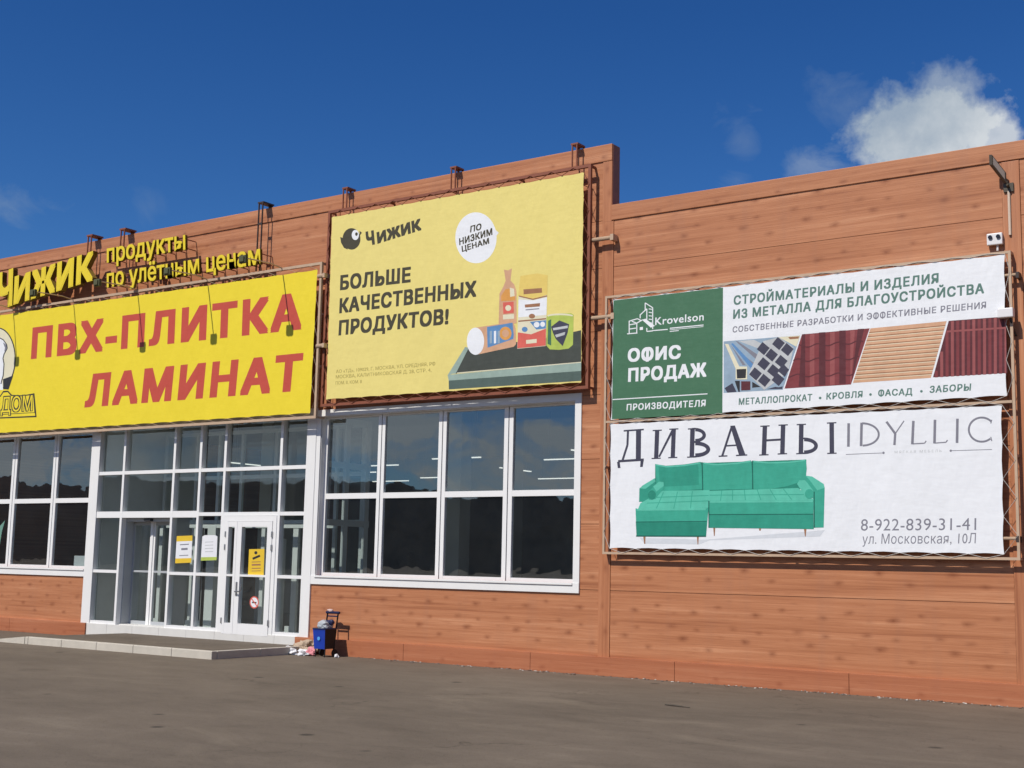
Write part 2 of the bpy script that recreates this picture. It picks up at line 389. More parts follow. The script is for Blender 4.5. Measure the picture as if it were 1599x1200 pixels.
def glyphs(txt, bold, space, extrude=0.0):
    fi = [k for k, ch in enumerate(txt) if ch == 'Ф']; txt = txt.replace('Ф', 'О')
    cu = bpy.data.curves.new('lettering', 'FONT'); cu.body = txt; cu.size = 1; cu.space_character = space
    cu.resolution_u = 4; cu.extrude = extrude
    o = bpy.data.objects.new('lettering', cu); C.collection.objects.link(o)
    dg = bpy.context.evaluated_depsgraph_get(); dg.update()
    me = bpy.data.meshes.new_from_object(o.evaluated_get(dg))
    if extrude: out = ([tuple(v.co) for v in me.vertices], [tuple(p.vertices) for p in me.polygons])
    else: out = [([(v.co.x, v.co.y) for v in me.vertices], [tuple(p.vertices) for p in me.polygons])]
    bpy.data.objects.remove(o); bpy.data.curves.remove(cu); bpy.data.meshes.remove(me)
    if not extrude and fi:                     # the upright of the letter ef
        vs, fs = out[0]; vs, fs = list(vs), list(fs); ow = glyphs('О', 0, 1)[0][0]; ow = max(p[0] for p in ow)-min(p[0] for p in ow)
        for k in fi:
            c = max(p[0] for p in glyphs(txt[:k+1], 0, space)[0][0])-ow/2; n_ = len(vs)
            vs += [(c-.045, -.05), (c+.045, -.05), (c+.045, .735), (c-.045, .735)]; fs.append((n_, n_+1, n_+2, n_+3))
        out = [(vs, fs)]
    return out

# ================================================================== SETTING
def build_ground():
    b = MB(); m = asphalt('asphalt')
    b.face([(-900, -900, 0), (900, -900, 0), (900, 900, 0), (-900, 900, 0)], m)
    tag(b.build('ground'), 'worn brown grey asphalt of the car park', None, kind='structure')
    h = MB(); hm = plain('far_woods', (.21, .195, .16), .9, var=.45, scale=.12)
    prev = None; rnd = random.Random(3); jag = 0.0; N = 420
    for i in range(N+1):
        a = R(175 + 190*i/N); r = 260 + 8*math.sin(i*.11)
        jag = jag*.72 + rnd.uniform(-.55, .55)
        hgt = 17.3 + .35*math.sin(i*.083) + .2*math.sin(i*.31+1) + jag*.45
        p = Vector((r*math.cos(a), r*math.sin(a)-18, 0)); q = Vector(((r+60)*math.cos(a), (r+60)*math.sin(a)-18, 0))
        cur = [h.bm.verts.new(v) for v in (p, p*1.004+Vector((0, 0, hgt*.6)), p*1.012+Vector((0, 0, hgt)), q+Vector((0, 0, hgt*.9)), q)]
        if prev:
            for j in range(4):
                h.bm.faces.new((prev[j], prev[j+1], cur[j+1], cur[j])).material_index = h.mi(hm)
        prev = cur
    tag(h.build('hills'), kind='structure')
build_ground()
def build_platform():
    m = asphalt('platform_asphalt', .93); k = plain('concrete_kerb', (.53, .49, .42), .8, var=.18, scale=4, bump=.3)
    b = MB(); u0, u1 = -21.9, -16.80; n1 = 2.40; H = .13
    def quad(p, q, r_, s_, mm): b.face([p, q, r_, s_], mm)
    b.face([(u0, 0, H), (u0, -n1+.12, H), (u1-.10, -n1+.12, H), (u1-.10, 0, H)], m)
    b.face([(u0, 0, H), (u0-1.9, 0, .004), (u0-1.3, -n1+.12, .004), (u0, -n1+.12, H)], m)
    tag(b.build('platform'), 'low asphalt platform in front of the entrance doors', None, kind='structure')
    kb = MB(); L = 1.0; x = u1
    while x > u0+.05:
        a = max(x-L, u0); kb.box(a+.004, x-.004, n1-.12, n1, -.02, H+.006, k, .012); x = a
    # lowered end stone
    v = [(u0-.004, -n1, H+.006), (u0-.004, -n1+.12, H+.006), (u0-1.25, -n1+.12, .012), (u0-1.25, -n1, .012), (u0-.004, -n1, -.02), (u0-1.25, -n1, -.02)]
    kb.face([v[0], v[1], v[2], v[3]], k); kb.face([v[0], v[3], v[5], v[4]], k)
    y = n1-.124
    while y > .1:
        a = max(y-L, .02); kb.box(u1-.10, u1, a+.003, y-.003, -.02, H+.006, k, .012); y = a
    tag(kb.build('kerb'), 'pale concrete kerb stones round the entrance platform', None, kind='structure')
build_platform()

# ================================================================== BUILDING
bld = thing('retail_building', 'long single storey shop building clad in orange brown wood print panels', 'building', (-13, 10, 0))
UL, UR, STEP = -34.0, 4.0, -10.56
TOPL, TOPR = 8.56, 7.52
ENT = (-23.36, -16.88, .10, 4.42); WIN = (-16.76, -11.20, 1.41, 4.34); WINL = (-31.5, -23.36, 1.40, 4.34)
HOLES = [ENT, WIN, WINL]
def build_shell():
    b = MB()
    # backing wall behind the cladding
    for rct in rects_minus((UL, STEP, 0, TOPL-.02), HOLES) + rects_minus((STEP, UR, 0, TOPR-.02), HOLES):
        b.box(rct[0], rct[1], -.20, -.014, rct[2], rct[3], STEEL_R)
    b.build('backing_wall', bld)
    # cladding sheets with open joints
    b = MB()
    zs = [.28, 1.31, 2.345, 3.38, 4.415, 5.45, 6.485]
    def sheet(u0, u1, z0, z1, m, n=.0):
        for (a, c, p, q) in rects_minus((u0, u1, z0+.004, z1-.004), HOLES):
            b.box(a, c, -.013, n, p, q, m)
    for z0, z1 in zip(zs, zs[1:]+[7.28]):
        sheet(STEP+.045, -4.43, z0, z1, WOOD)
        sheet(-4.19, UR, z0, z1, WOOD)
        sheet(-16.5 if z0 > 4 else -16.86, -10.735, z0, z1, WOOD)
        sheet(UL, -16.72 if z0 > 4 else -16.95, z0, z1, WOOD)
    sheet(-16.5, -10.735, 7.28, 8.28, WOOD); sheet(UL, -16.72, 7.28, 8.28, WOOD)
    b.build('cladding', bld)
    # vertical cover strips between the bays
    b = MB(); b.box(-10.73, STEP+.04, -.013, .012, .28, 7.25, WOODV, .004); b.box(-10.73, STEP, -.013, .012, 7.25, 8.27, WOODV, .004)
    b.build('cover_strip', bld)
    for (a, c, p, q) in rects_minus((-16.715, -16.505, 4.5, 8.27), HOLES):
        b = MB(); b.box(a, c, -.013, .012, p, q, WOODV); b.build('cover_strip', bld)
    b = MB(); b.box(-4.425, -4.195, -.013, .014, .28, 7.25, WOODV, .004); b.build('cover_strip', bld)
    b = MB()
    # cap flashing along the top of both parapets
    b.box(UL, STEP, -.22, .020, 8.275, TOPL, WOOD, .006)
    b.box(STEP+.002, UR, -.22, .020, 7.265, TOPR, WOOD, .006)
    b.box(STEP, STEP+.010, -.22, -.001, TOPR-.1, TOPL-.01, STEEL_R)
    b.build('cap_flashing', bld)
    b = MB()
    x = -17.15
    for w in (2.57, 2.63, 2.6, 2.7, 2.62, 2.6, 2.6, 2.6):
        b.box(x+.003, min(x+w, UR)-.003, -.013, .075, -.05, .285, WOODR, .004); x += w
        if x > UR: break
    b.build('plinth', bld); b = MB()
    x = -23.15
    for w in (2.6, 2.6, 2.6, 2.6):
        b.box(x-w+.003, x-.003, -.013, .075, -.05, .285, WOODR, .004); x -= w
    b.build('plinth', bld)
    b = MB()
    b.box(UL, UR, -24, -.24, 6.85, 7.0, GREYW)
    b.box(UL, UL+.2, -24, -.21, 0, 7.9, WOOD); b.box(UR-.2, UR, -24, -.21, 0, 7.4, WOOD); b.box(UL+.21, UR-.21, -24.2, -24, 0, 7.4, WOOD)
    b.build('roof', bld)
    # interior
    b = MB()
    b.box(UL+.21, UR-.21, -23.9, -.21, .02, .09, FLOORM); b.build('interior_floor', bld)
    b = MB(); b.box(UL+.21, UR-.21, -23.9, -.21, 5.5, 5.6, GREYW); b.build('ceiling', bld)
    b = MB(); b.box(UL+.21, UR-.21, -20.2, -20.0, .1, 5.5, DARKW); b.box(-8.2, -8.0, -20, -.21, .1, 5.5, DARKW)
    b.build('interior_wall', bld)
    for (u, n) in ((-24.2, -6.2), (-18.2, -6.2), (-12.4, -6.2), (-28, -11), (-20, -11), (-13, -11)):
        b = MB(); b.box(u-.2, u+.2, n-.2, n+.2, .1, 5.5, GREYW); b.build('column', bld)
build_shell()

def fx(x, y, n): return at(x, y, n).x
def fz(x, y, n): return at(x, y, n).z
def build_window(hole, mulls, outer, tz, left_edge=True):
    """hole: wall opening; mulls: list of (u0,u1) double mullions"""
    u0, u1, z0, z1 = hole; b = MB(); n0, n1 = -.17, -.11
    # surround trim on the face of the wall, reveal lining
    ou0, ou1, oz0, oz1 = outer
    b.box(ou0, ou1, -.004, .022, z1, oz1, WTRIM, .003)
    b.box(ou0, ou1, -.004, .030, oz0, z0, WTRIM, .003)
    if u0-ou0 > .02: b.box(ou0, u0, -.004, .022, z0, z1, WTRIM)
    if ou1-u1 > .02: b.box(u1, ou1, -.004, .022, z0, z1, WTRIM)
    b.box(u0, u1, -.17, -.004, z1-.012, z1-.001, WTRIM); b.box(u0, u0+.012, -.17, -.004, z0, z1-.012, WTRIM)
    b.box(u1-.012, u1, -.17, -.004, z0, z1-.012, WTRIM)
    w = b.build('window', bld)
    b = MB(); fw = .055
    b.box(u0+.013, u0+.013+fw, n0, n1, z0, z1-.013, WHITE); b.box(u1-.013-fw, u1-.013, n0, n1, z0, z1-.013, WHITE)
    edges = [u0+.013+fw] + [e for m in mulls for e in m] + [u1-.013-fw]
    for a, c in mulls:
        mid = (a+c)/2; b.box(a, mid-.010, n0, n1, z0, z1-.013, WHITE); b.box(mid+.010, c, n0, n1, z0, z1-.013, WHITE)
        b.box(mid-.010, mid+.010, n0, n1-.02, z0, z1-.013, GASKET)
    for a, c in zip(edges[::2], edges[1::2]):
        b.box(a, c, n0, n1-.003, z0, z0+fw, WHITE); b.box(a, c, n0, n1-.003, z1-.013-fw*.6, z1-.013, WHITE)
        b.box(a, c, n0, n1-.002, tz-.05, tz+.05, WHITE)
    b.build('frame', w)
    b = MB(); b.box(u0, u1, -.11, .05, z0-.035, z0-.001, WTRIM, .004); b.build('sill', w)
    b = MB()
    for a, c in zip(edges[::2], edges[1::2]):
        for p, q in ((z0+fw, tz-.05), (tz+.05, z1-.013-fw*.6)):
            rnd = random.Random(int(a*97+p*13)); e = [rnd.uniform(-.004, .004) for _ in range(4)]
            y = .145
            b.face([(a, y+e[0], p), (c, y+e[1], p), (c, y+e[2], q), (a, y+e[0]+e[2]-e[1], q)], GLASS)
    b.build('pane', w)
    return w
NW = -.11
mw = [(fx(a, 648, NW), fx(c, 648, NW)) for a, c in ((592, 602.5), (686, 698), (788, 802))]
build_window(WIN, mw, (-16.87, -11.08, 1.25, 4.46), 2.86)
ml = [(fx(22, 690, NW), fx(29.5, 690, NW)), (fx(85.5, 690, NW), fx(93, 690, NW))]
ml = [(ml[0][0]-1.62*k, ml[0][1]-1.62*k) for k in (3, 2, 1)] + ml
build_window(WINL, ml, (-31.6, -23.36, 1.24, 4.46), 2.86)

def build_entrance():
    n0, n1 = -.10, .02
    post = MB()
    post.box(-23.36, -23.08, n0, .035, .12, 4.46, WTRIM, .004)
    post.box(-17.09, -16.86, n0, .035, .12, 4.50, WTRIM, .004)
    for u, z0 in ((-22.29, .285), (-20.74, .285), (-19.97, .285), (-19.27, .285), (-17.75, .285)):
        post.box(u-.032, u+.032, n0, n1, z0, 4.44, WHITE)
    us = [-23.08, -22.322, -22.258, -20.772, -20.708, -20.002, -19.938, -19.302, -19.238, -17.782, -17.718, -17.09]
    bays = list(zip(us[::2], us[1::2]))
    for i, (a, c) in enumerate(bays):
        post.box(a, c, n0, n1-.002, 3.375, 3.445, WHITE)
        th = .065 if i < 3 else .035
        post.box(a, c, n0, n1-.002, 2.54-th, 2.54+th, WHITE)
        if i != 1 and i != 4: post.box(a, c, n0, n1-.002, .285, .345, WHITE)
        if i not in (1, 4): post.box(a, c, n0, n1-.002, 1.335, 1.395, WHITE)
        post.box(a, c, n0, n1-.002, 4.36, 4.44, WHITE)
    g = post.build('entrance_glazing', bld)
    gl = MB(); y = .055
    for i, (a, c) in enumerate(bays):
        zz = [(2.54, 3.375), (3.445, 4.36)]
        if i not in (1, 4): zz += [(.345, 1.335), (1.395, 2.54)]
        for p, q in zz: gl.face([(a, y, p), (c, y, p), (c, y, q), (a, y, q)], GLASS2)
    gl.build('pane', g)
    bb = MB(); x = -23.3
    tile = plain('white_stone', (.66, .65, .62), .55, var=.1, scale=5)
    while x < -16.95:
        e = min(x+.8, -16.95); bb.box(x+.002, e-.002, -.12, .045, .02, .285, tile, .004); x = e
    bb.build('base_board', g)
    # recessed automatic sliding door
    s = MB(); q0, q1 = -.36, -.30
    grey = plain('grey_aluminium', (.42, .44, .46), .45, var=.05)
    s.box(-22.258, -22.235, -.5, -.101, .14, 2.47, grey); s.box(-20.795, -20.772, -.5, -.101, .14, 2.47, grey)
    s.box(-22.234, -20.796, -.5, -.101, 2.40, 2.47, grey)
    s.box(-22.234, -20.796, -.5, -.05, .10, .30, tile)
    s.box(-21.62, -21.42, -.12, -.02, 2.405, 2.46, GASKET, .01)
    d = s.build('sliding_door', bld)
    lf = MB(); c1 = fx(240, 815, q1)
    for a, c in ((-22.234, c1-.03), (c1+.03, -20.796)):
        wl = .035 if a < -22 else .05
        lf.box(a, a+wl, q0, q1, .30, 2.40, WHITE if a > -22 else grey); lf.box(c-.05, c, q0, q1, .30, 2.40, WHITE)
        lf.box(a+wl, c-.05, q0, q1, .30, .37, grey); lf.box(a+wl, c-.05, q0, q1, 2.33, 2.40, grey); lf.box(a+wl, c-.05, q0, q1, 1.36, 1.40, grey)
    lf.box(c1-.028, c1+.028, q0, q1+.02, .30, 2.40, WHITE)
    lf.build('leaf', d)
    pg = MB()
    for a, c in ((-22.2, c1-.05), (c1+.05, -20.84)):
        for p, q in ((.37, 1.36), (1.40, 2.33)): pg.face([(a, .33, p), (c, .33, p), (c, .33, q), (a, .33, q)], GLASS2)
    pg.build('pane', d)
    # white hinged door and narrow side leaf
    dr = MB(); f0, f1 = -.08, .035
    L0, L1 = -19.238, -17.782
    dr.box(L0, L0+.12, f0, f1, .20, 2.50, WHITE, .004); dr.box(L1-.09, L1, f0, f1, .20, 2.50, WHITE, .004)
    dr.box(L0+.12, L1-.09, f0, f1, 2.40, 2.50, WHITE); dr.box(L0+.12, L1-.09, f0, f1-.01, .20, .25, WHITE)
    d2 = dr.build('door', bld)
    a0, a1 = L0+.125, L0+.425; b0, b1 = L0+.43, L1-.095
    lv = MB(); m0, m1 = -.05, .048
    for a, c, sw in ((a0, a1, .065), (b0, b1, .125)):
        lv.box(a, a+sw, m0, m1, .255, 2.395, WHITE, .004); lv.box(c-sw, c, m0, m1, .255, 2.395, WHITE, .004)
        lv.box(a+sw, c-sw, m0, m1-.002, 2.29, 2.395, WHITE); lv.box(a+sw, c-sw, m0, m1-.002, .255, .46, WHITE)
        lv.box(a+sw, c-sw, m0, m1-.004, 1.345, 1.385, WHITE)
    lv.build('leaf', d2)
    pg = MB()
    for a, c, sw in ((a0, a1, .065), (b0, b1, .125)):
        for p, q in ((.46, 1.345), (1.385, 2.29)): pg.face([(a+sw, .01, p), (c-sw, .01, p), (c-sw, .01, q), (a+sw, .01, q)], GLASS2)
    pg.build('pane', d2)
    hd = MB(); st = plain('steel_handle', (.45, .45, .46), .3, .9)
    hx = b0+.06
    hd.box(hx-.02, hx+.02, .048, .062, .98, 1.24, st, .004)
    hd.tube([(hx, -.06, 1.06), (hx+.02, -.11, 1.06), (hx+.16, -.115, 1.065), (hx+.2, -.115, 1.12), (hx+.2, -.115, 1.2)], .013, st, 8)
    hd.build('handle', d2)
    for hz in (.5, 1.9, 2.15):
        h = MB(); h.box(L1-.105, L1-.075, .036, .062, hz-.055, hz+.055, st, .006); h.build('hinge', d2)
        h = MB(); h.box(L0+.10, L0+.13, .036, .062, hz-.055, hz+.055, st, .006); h.build('hinge', d2)
    # inner porch partition with a second pair of doors
    v = MB(); p0, p1 = -1.76, -1.7
    for u in (-23.0, -22.0, -21.3, -20.6, -19.6, -18.7, -17.9, -17.2): v.box(u-.04, u+.04, p0, p1, .1, 4.4, PARTW)
    for z in (.2, 1.35, 2.45, 3.4, 4.36): v.box(-23, -17.2, p0-.002, p1-.01, z-.04, z+.04, PARTW)
    for n in (-.35, -1.0, -1.6): v.box(-17.03, -16.97, n-.06, n+.06, .1, 4.4, PARTW)
    for z in (.16, 2.4, 3.5, 4.36): v.box(-17.02, -16.98, -1.69, -.3, z-.06, z+.06, PARTW)
    v.box(-23.3, -23.2, -3.0, -.21, .1, 5.4, PARTW)
    v.box(-21.1, -20.75, -1.4, -1.2, .1, 2.35, PARTW); v.box(-19.2, -19.0, -1.5, -1.35, .1, 2.1, PARTW)
    for x, y, w in ((212, 900, .05), (248, 900, .05), (302, 900, .055), (318, 900, .05), (459, 900, .07), (408, 900, .05)):
        u = at(x, y, -1.2).x; v.box(u-w, u+w, -1.26, -1.2, .1, 2.3, PARTW); v.box(u-w-.14, u+w-.01, -1.25, -1.21, .1, .38, PARTW)
    v.box(-22.3, -17.4, -1.25, -1.21, 2.31, 2.38, PARTW)
    pv = v.build('inner_porch', bld)
    pg = MB()
    pg.face([(-23, 1.73, .2), (-17.2, 1.73, .2), (-17.2, 1.73, 4.36), (-23, 1.73, 4.36)], GLASS3)
    pg.face([(-17, .3, .2), (-17, 1.69, .2), (-17, 1.69, 4.36), (-17, .3, 4.36)], GLASS3)
    pg.build('pane', pv)
build_entrance()
# ------------------------------------------------------------------ lamps inside the shop
LAMP_M = glow('tube_light', (1, .98, .9), 1.0)
rows = [(-23.5, -9.5, 0), (-26.8, -8.0, 1), (-26.0, -11.5, 0), (-29.0, -9.0, 0), (-19.8, -8.2, 0), (-20.6, -12.0, 1), (-17.2, -9.4, 0), (-15.8, -8.0, 1), (-14.3, -11.5, 0),
        (-18.7, -14.5, 0), (-12.2, -8.6, 0), (-11.4, -12.5, 0), (-21.4, -15.5, 0), (-24.8, -14.0, 0), (-16.0, -15.5, 1), (-27.6, -15, 0)]
for i, (u, n, ax) in enumerate(rows):
    t = thing('ceiling_light', 'white tube light hanging from the dark ceiling behind the shop windows', 'lamp', (u, -n, 4.3), 'tube lights hanging inside the shop')
    b = MB()
    if ax == 0: b.box(u-.75, u+.75, n-.03, n+.03, 4.275, 4.3, LAMP_M)
    else: b.box(u-.03, u+.03, n-.75, n+.75, 4.275, 4.3, LAMP_M)
    b.build('tube', t)
    b = MB()
    if ax == 0: b.box(u-.77, u+.77, n-.035, n+.035, 4.301, 4.325, WHITE)
    else: b.box(u-.035, u+.035, n-.77, n+.77, 4.301, 4.325, WHITE)
    for s_ in (-.6, .6):
        p = (u+s_, -n) if ax == 0 else (u, -n+s_)
        b.tube([(p[0], p[1], 4.325), (p[0], p[1], 5.5)], .006, GASKET, 4)
    b.build('housing', t)
#__PART2__
# ================================================================== BANNERS AND SIGNS
def col(name, r, g, b):
    photo = any(k in name for k in ('teal', 'maroon', 'tan', 'brown', 'steel', 'tray', 'orange', 'lime', 'blue', 'coral'))
    return vinyl('print_'+name, (r, g, b), .22 if photo else .035)
V_WHITE = col('white', .785, .805, .835); V_YEL = col('strong_yellow', .80, .64, .035); V_PALE = col('pale_yellow', .765, .65, .215)
V_RED = col('brick_red', .51, .078, .052); V_DARK = col('charcoal', .065, .058, .036); V_GREEN = col('green', .062, .165, .092)
V_BLACK = col('black', .03, .03, .035); V_CREAM = col('cream', .72, .68, .50); V_NAVY = col('navy_grey', .055, .055, .085)
V_TEAL1 = col('teal', .045, .36, .255); V_TEAL2 = col('teal_light', .105, .50, .37); V_TEAL3 = col('teal_deep', .022, .235, .165); V_TEAL4 = col('teal_shade', .03, .29, .205); V_TEAL5 = col('teal_seam', .012, .13, .095)
V_GREYG = col('grey_green', .105, .20, .17); V_MAROON = col('maroon', .21, .045, .05); V_MAR2 = col('dark_maroon', .105, .026, .032); V_MAR3 = col('light_maroon', .30, .085, .085)
V_TAN = col('tan', .62, .36, .22); V_TAN2 = col('brown', .33, .16, .085); V_BLUE = col('blue', .11, .25, .48); V_SKY = col('steel_blue', .28, .38, .48); V_STEEL = col('steel_grey', .50, .52, .53)
V_INK = col('grey_ink', .21, .21, .25); V_PINKR = col('coral', .66, .13, .10); V_LIME = col('lime', .42, .52, .10); V_ORANGE = col('orange', .68, .32, .08)
V_TRAY = col('tray_green', .085, .125, .11); V_TRAY2 = col('tray_rim', .30, .40, .35); V_TRAY3 = col('tray_bed', .06, .068, .058); V_FINE = col('fine_print', .40, .33, .09)

def cloth(pr, quad, m, pitch=.5, dip=.012):
    """banner sheet; the hem is drawn in a little between the eyelets. quad = TL, TR, BR, BL in world"""
    TL, TR, BR, BL = [Vector(q) for q in quad]; cen = (TL+TR+BR+BL)/4; pts = []; eyes = []
    for a, b in ((TL, TR), (TR, BR), (BR, BL), (BL, TL)):
        k = max(2, round((b-a).length/pitch)); side = []
        for i in range(k):
            p = a.lerp(b, i/k); pts.append(p); side.append(p)
            nrm = Vector((0, 1, 0)).cross(b-a).normalized()
            if nrm.dot(cen-a) < 0: nrm = -nrm
            for f in (.25, .5, .75): pts.append(a.lerp(b, (i+f)/k) + nrm*dip*math.sin(math.pi*f))
        eyes.append(side+[b.copy()])
    pr.face(pts, m); return eyes
def lace(eyes, frame, parent, n, r=.0045, m=ROPE):
    """rope zigzagging between eyelets and frame bars; frame = u0,u1,z0,z1"""
    u0, u1, z0, z1 = frame; b = MB()
    for s, side in enumerate(eyes):
        P = []
        for i, e in enumerate(side):
            P.append(e + Vector((0, -.008, 0)))
            if i < len(side)-1:
                q = (e+side[i+1])/2
                P.append(Vector((q.x, q.y, z1)) if s == 0 else Vector((u1, q.y, q.z)) if s == 1 else Vector((q.x, q.y, z0)) if s == 2 else Vector((u0, q.y, q.z)))
        b.tube(P, r, m, 4)
    return b.build('lacing_rope', parent)
def frame_bars(b, u0, u1, z0, z1, n, w, m, standoff=1.8, wall=.0):
    h = w/2
    b.box(u0-h, u1+h, n-h, n+h, z1-h, z1+h, m); b.box(u0-h, u1+h, n-h, n+h, z0-h, z0+h, m)
    b.box(u0-h, u0+h, n-h, n+h, z0+h, z1-h, m); b.box(u1-h, u1+h, n-h, n+h, z0+h, z1-h, m)
    for z in (z0, z1):
        k = max(2, int((u1-u0)/standoff))
        for i in range(k+1):
            u = u0+(u1-u0)*i/k; b.box(u-.018, u+.018, wall, n-h, z-.018, z+.018, m)
    for u in (u0, u1):
        for f in (.33, .67):
            z = z0+(z1-z0)*f; b.box(u-.018, u+.018, wall, n-h, z-.018, z+.018, m)

# ---- pale yellow grocery banner
def banner_pale():
    n = .20; F = (-16.61, -10.88, 4.52, 8.19)
    t = thing('sign_gantry', 'red brown steel frame hooked over the parapet around the pale yellow banner', 'gantry', (-13.7, 0, 4.5))
    b = MB(); frame_bars(b, *F, n-.03, .05, STEEL_R, 1.4, .01); b.build('rail', t)
    for x in (540, 708, 897):
        u = at(x, 290, .15).x; b = MB()
        for d in (-.045, .045): b.box(u+d-.010, u+d+.010, .148, .17, 8.215, 8.60, STEEL_R)
        b.box(u-.07, u+.07, -.06, .172, 8.602, 8.63, STEEL_R)
        for d in (-.05, .05): b.box(u+d-.014, u+d+.014, -.06, -.035, 8.561, 8.601, STEEL_R)
        b.build('hook', t)
    t = thing('banner', 'pale yellow printed banner with a white round badge and groceries on a tray', 'banner', (-13.7, -n, 4.6))
    p = Print(n)
    eyes = cloth(p, [at(518, 339, n), at(912, 269, n), at(908, 598, n), at(509, 624.4, n)], V_PALE, .42)
    p.crop(520, 320, 5.711)
    # round bird mark of the grocer
    p.disc(165, 305, 80, 96, V_DARK, 1); p.poly([(64, 288), (100, 300), (130, 260), (130, 400), (98, 385), (72, 340)], V_DARK, 1)
    p.poly([(235, 232), (258, 250), (240, 275)], V_DARK, 1); p.disc(199, 270, 32, 45, V_WHITE, 2); p.disc(209, 262, 12, 16, V_DARK, 3)
    p.text('Ч', (300, 366), (374, 352), (290, 252), V_DARK, 1, .06)
    p.text('ИЖИК', (396, 348), (790, 224), (388, 256), V_DARK, 1, .06, 1.08)
    p.text('БОЛЬШЕ', (62, 762), (692, 690), (66, 640), V_DARK, 1, .046, 1.1)
    p.text('КАЧЕСТВЕННЫХ', (55, 968), (1278, 818), (60, 846), V_DARK, 1, .046, 1.1)
    p.text('ПРОДУКТОВ!', (48, 1165), (1028, 1063), (55, 1042), V_DARK, 1, .046, 1.1)
    p.disc(1275, 295, 184, 227, V_WHITE, 1, 48); p.poly([(1450, 225), (1478, 250), (1452, 285)], V_WHITE, 1)
    p.text('ПО', (1222, 248), (1322, 222), (1226, 194), V_DARK, 2, .04, 1.08)
    p.text('НИЗКИМ', (1126, 362), (1422, 268), (1124, 306), V_DARK, 2, .04, 1.08)
    p.text('ЦЕНАМ', (1150, 422), (1394, 346), (1146, 374), V_DARK, 2, .04, 1.08)
    p.crop(510, 540, 8)
    p.text('АО «ТД», 109029, Г. МОСКВА, УЛ. СРЕДНЯЯ, РФ', (118, 345), (1358, 246), (118, 306), V_FINE, 1, .01)
    p.text('МОСКВА, КАЛИТНИКОВСКАЯ Д. 28, СТР. 4,', (115, 413), (1310, 326), (115, 373), V_FINE, 1, .01)
    p.text('ПОМ. II, КОМ. 8', (112, 488), (440, 468), (112, 450), V_FINE, 1, .01)
    # tray
    p.crop(690, 480, 6.952)
    p.poly([(285, 455), (1150, 330), (1512, 250), (1512, 605), (150, 722)], V_TRAY3, 1)
    p.poly([(252, 432), (292, 440), (150, 722), (118, 722), (60, 742)], V_TRAY2, 2)
    p.poly([(62, 735), (1512, 600), (1512, 692), (74, 797)], V_TRAY2, 3)
    p.poly([(74, 797), (1512, 692), (1512, 800), (76, 893)], V_TRAY, 2)
    p.line([(165, 715), (1512, 598)], 10, V_CREAM, 4)
    # bag of buns, flour pack, can
    p.crop(740, 400, 7.5)
    p.poly([(300, 440), (345, 360), (372, 290), (352, 160), (400, 170), (445, 145), (428, 290), (470, 330), (498, 410), (500, 790), (290, 800)], V_TAN, 2)
    p.poly([(318, 470), (370, 390), (430, 380), (480, 440), (486, 520), (320, 530)], V_ORANGE, 3)
    p.poly([(420, 370), (470, 385), (478, 470), (425, 480)], V_CREAM, 4)
    p.poly([(340, 545), (465, 535), (468, 665), (345, 680)], V_PINKR, 3); p.disc(402, 610, 34, 34, V_CREAM, 4); p.poly([(340, 690), (470, 680), (470, 735), (342, 745)], V_CREAM, 3)
    p.poly([(545, 235), (740, 205), (862, 225), (856, 480), (842, 1055), (508, 1088), (520, 480)], V_CREAM, 3)
    p.poly([(545, 235), (740, 205), (864, 225), (859, 455), (700, 505), (518, 470)], col('gold', .74, .56, .15), 4)
    p.line([(528, 470), (690, 508), (858, 468)], 14, V_TAN2, 5)
    p.poly([(580, 392), (795, 375), (798, 430), (583, 450)], V_TAN2, 5)
    p.poly([(524, 510), (700, 520), (856, 485), (850, 690), (520, 720)], V_WHITE, 4)
    p.poly([(595, 570), (775, 552), (772, 592), (600, 605)], V_TAN2, 5); p.line([(605, 632), (765, 618)], 12, V_INK, 5); p.disc(680, 705, 36, 28, V_TAN2, 5)
    p.line([(520, 765), (846, 735)], 16, V_TAN2, 5)
    p.poly([(655, 772), (846, 752), (842, 850), (730, 862)], V_BLUE, 4); p.disc(735, 805, 34, 32, V_WHITE, 5); p.disc(805, 800, 28, 30, V_WHITE, 5); p.disc(595, 860, 34, 30, V_BLUE, 5)
    p.poly([(515, 895), (670, 918), (844, 850), (840, 1050), (510, 1082)], V_PINKR, 5); p.poly([(610, 985), (735, 972), (735, 1018), (612, 1030)], V_CREAM, 6)
    p.poly([(850, 720), (870, 690), (1010, 672), (1140, 672), (1168, 690), (1160, 1040), (1110, 1085), (1000, 1100), (890, 1095), (848, 1050)], V_LIME, 3)
    p.disc(1010, 700, 150, 26, V_CREAM, 4); p.disc(1012, 712, 140, 18, V_LIME, 5)
    p.poly([(870, 760), (905, 740), (905, 1050), (862, 1030)], V_GREEN, 4)
    p.poly([(905, 830), (1000, 755), (1115, 800), (1098, 900), (1040, 1055), (960, 975), (925, 900)], V_NAVY, 5)
    p.poly([(925, 845), (1100, 815), (1098, 845), (930, 872)], V_STEEL, 6); p.poly([(950, 925), (1070, 890), (1062, 925), (965, 955)], V_STEEL, 6)
    p.crop(690, 480, 6.952)
    p.poly([(365, 222), (775, 160), (800, 230), (806, 400), (780, 430), (370, 518)], V_TAN, 3)
    p.poly([(490, 215), (768, 168), (780, 300), (776, 345), (496, 440)], V_BLUE, 4); p.disc(690, 285, 66, 72, V_ORANGE, 5); p.disc(690, 285, 38, 42, V_TAN, 6)
    for x in (520, 565, 605): p.poly([(x, 260), (x+24, 256), (x+24, 390), (x, 396)], V_SKY if x != 565 else V_WHITE, 5)
    p.disc(365, 370, 94, 148, V_WHITE, 6)
    p.build('printed_sheet', t)
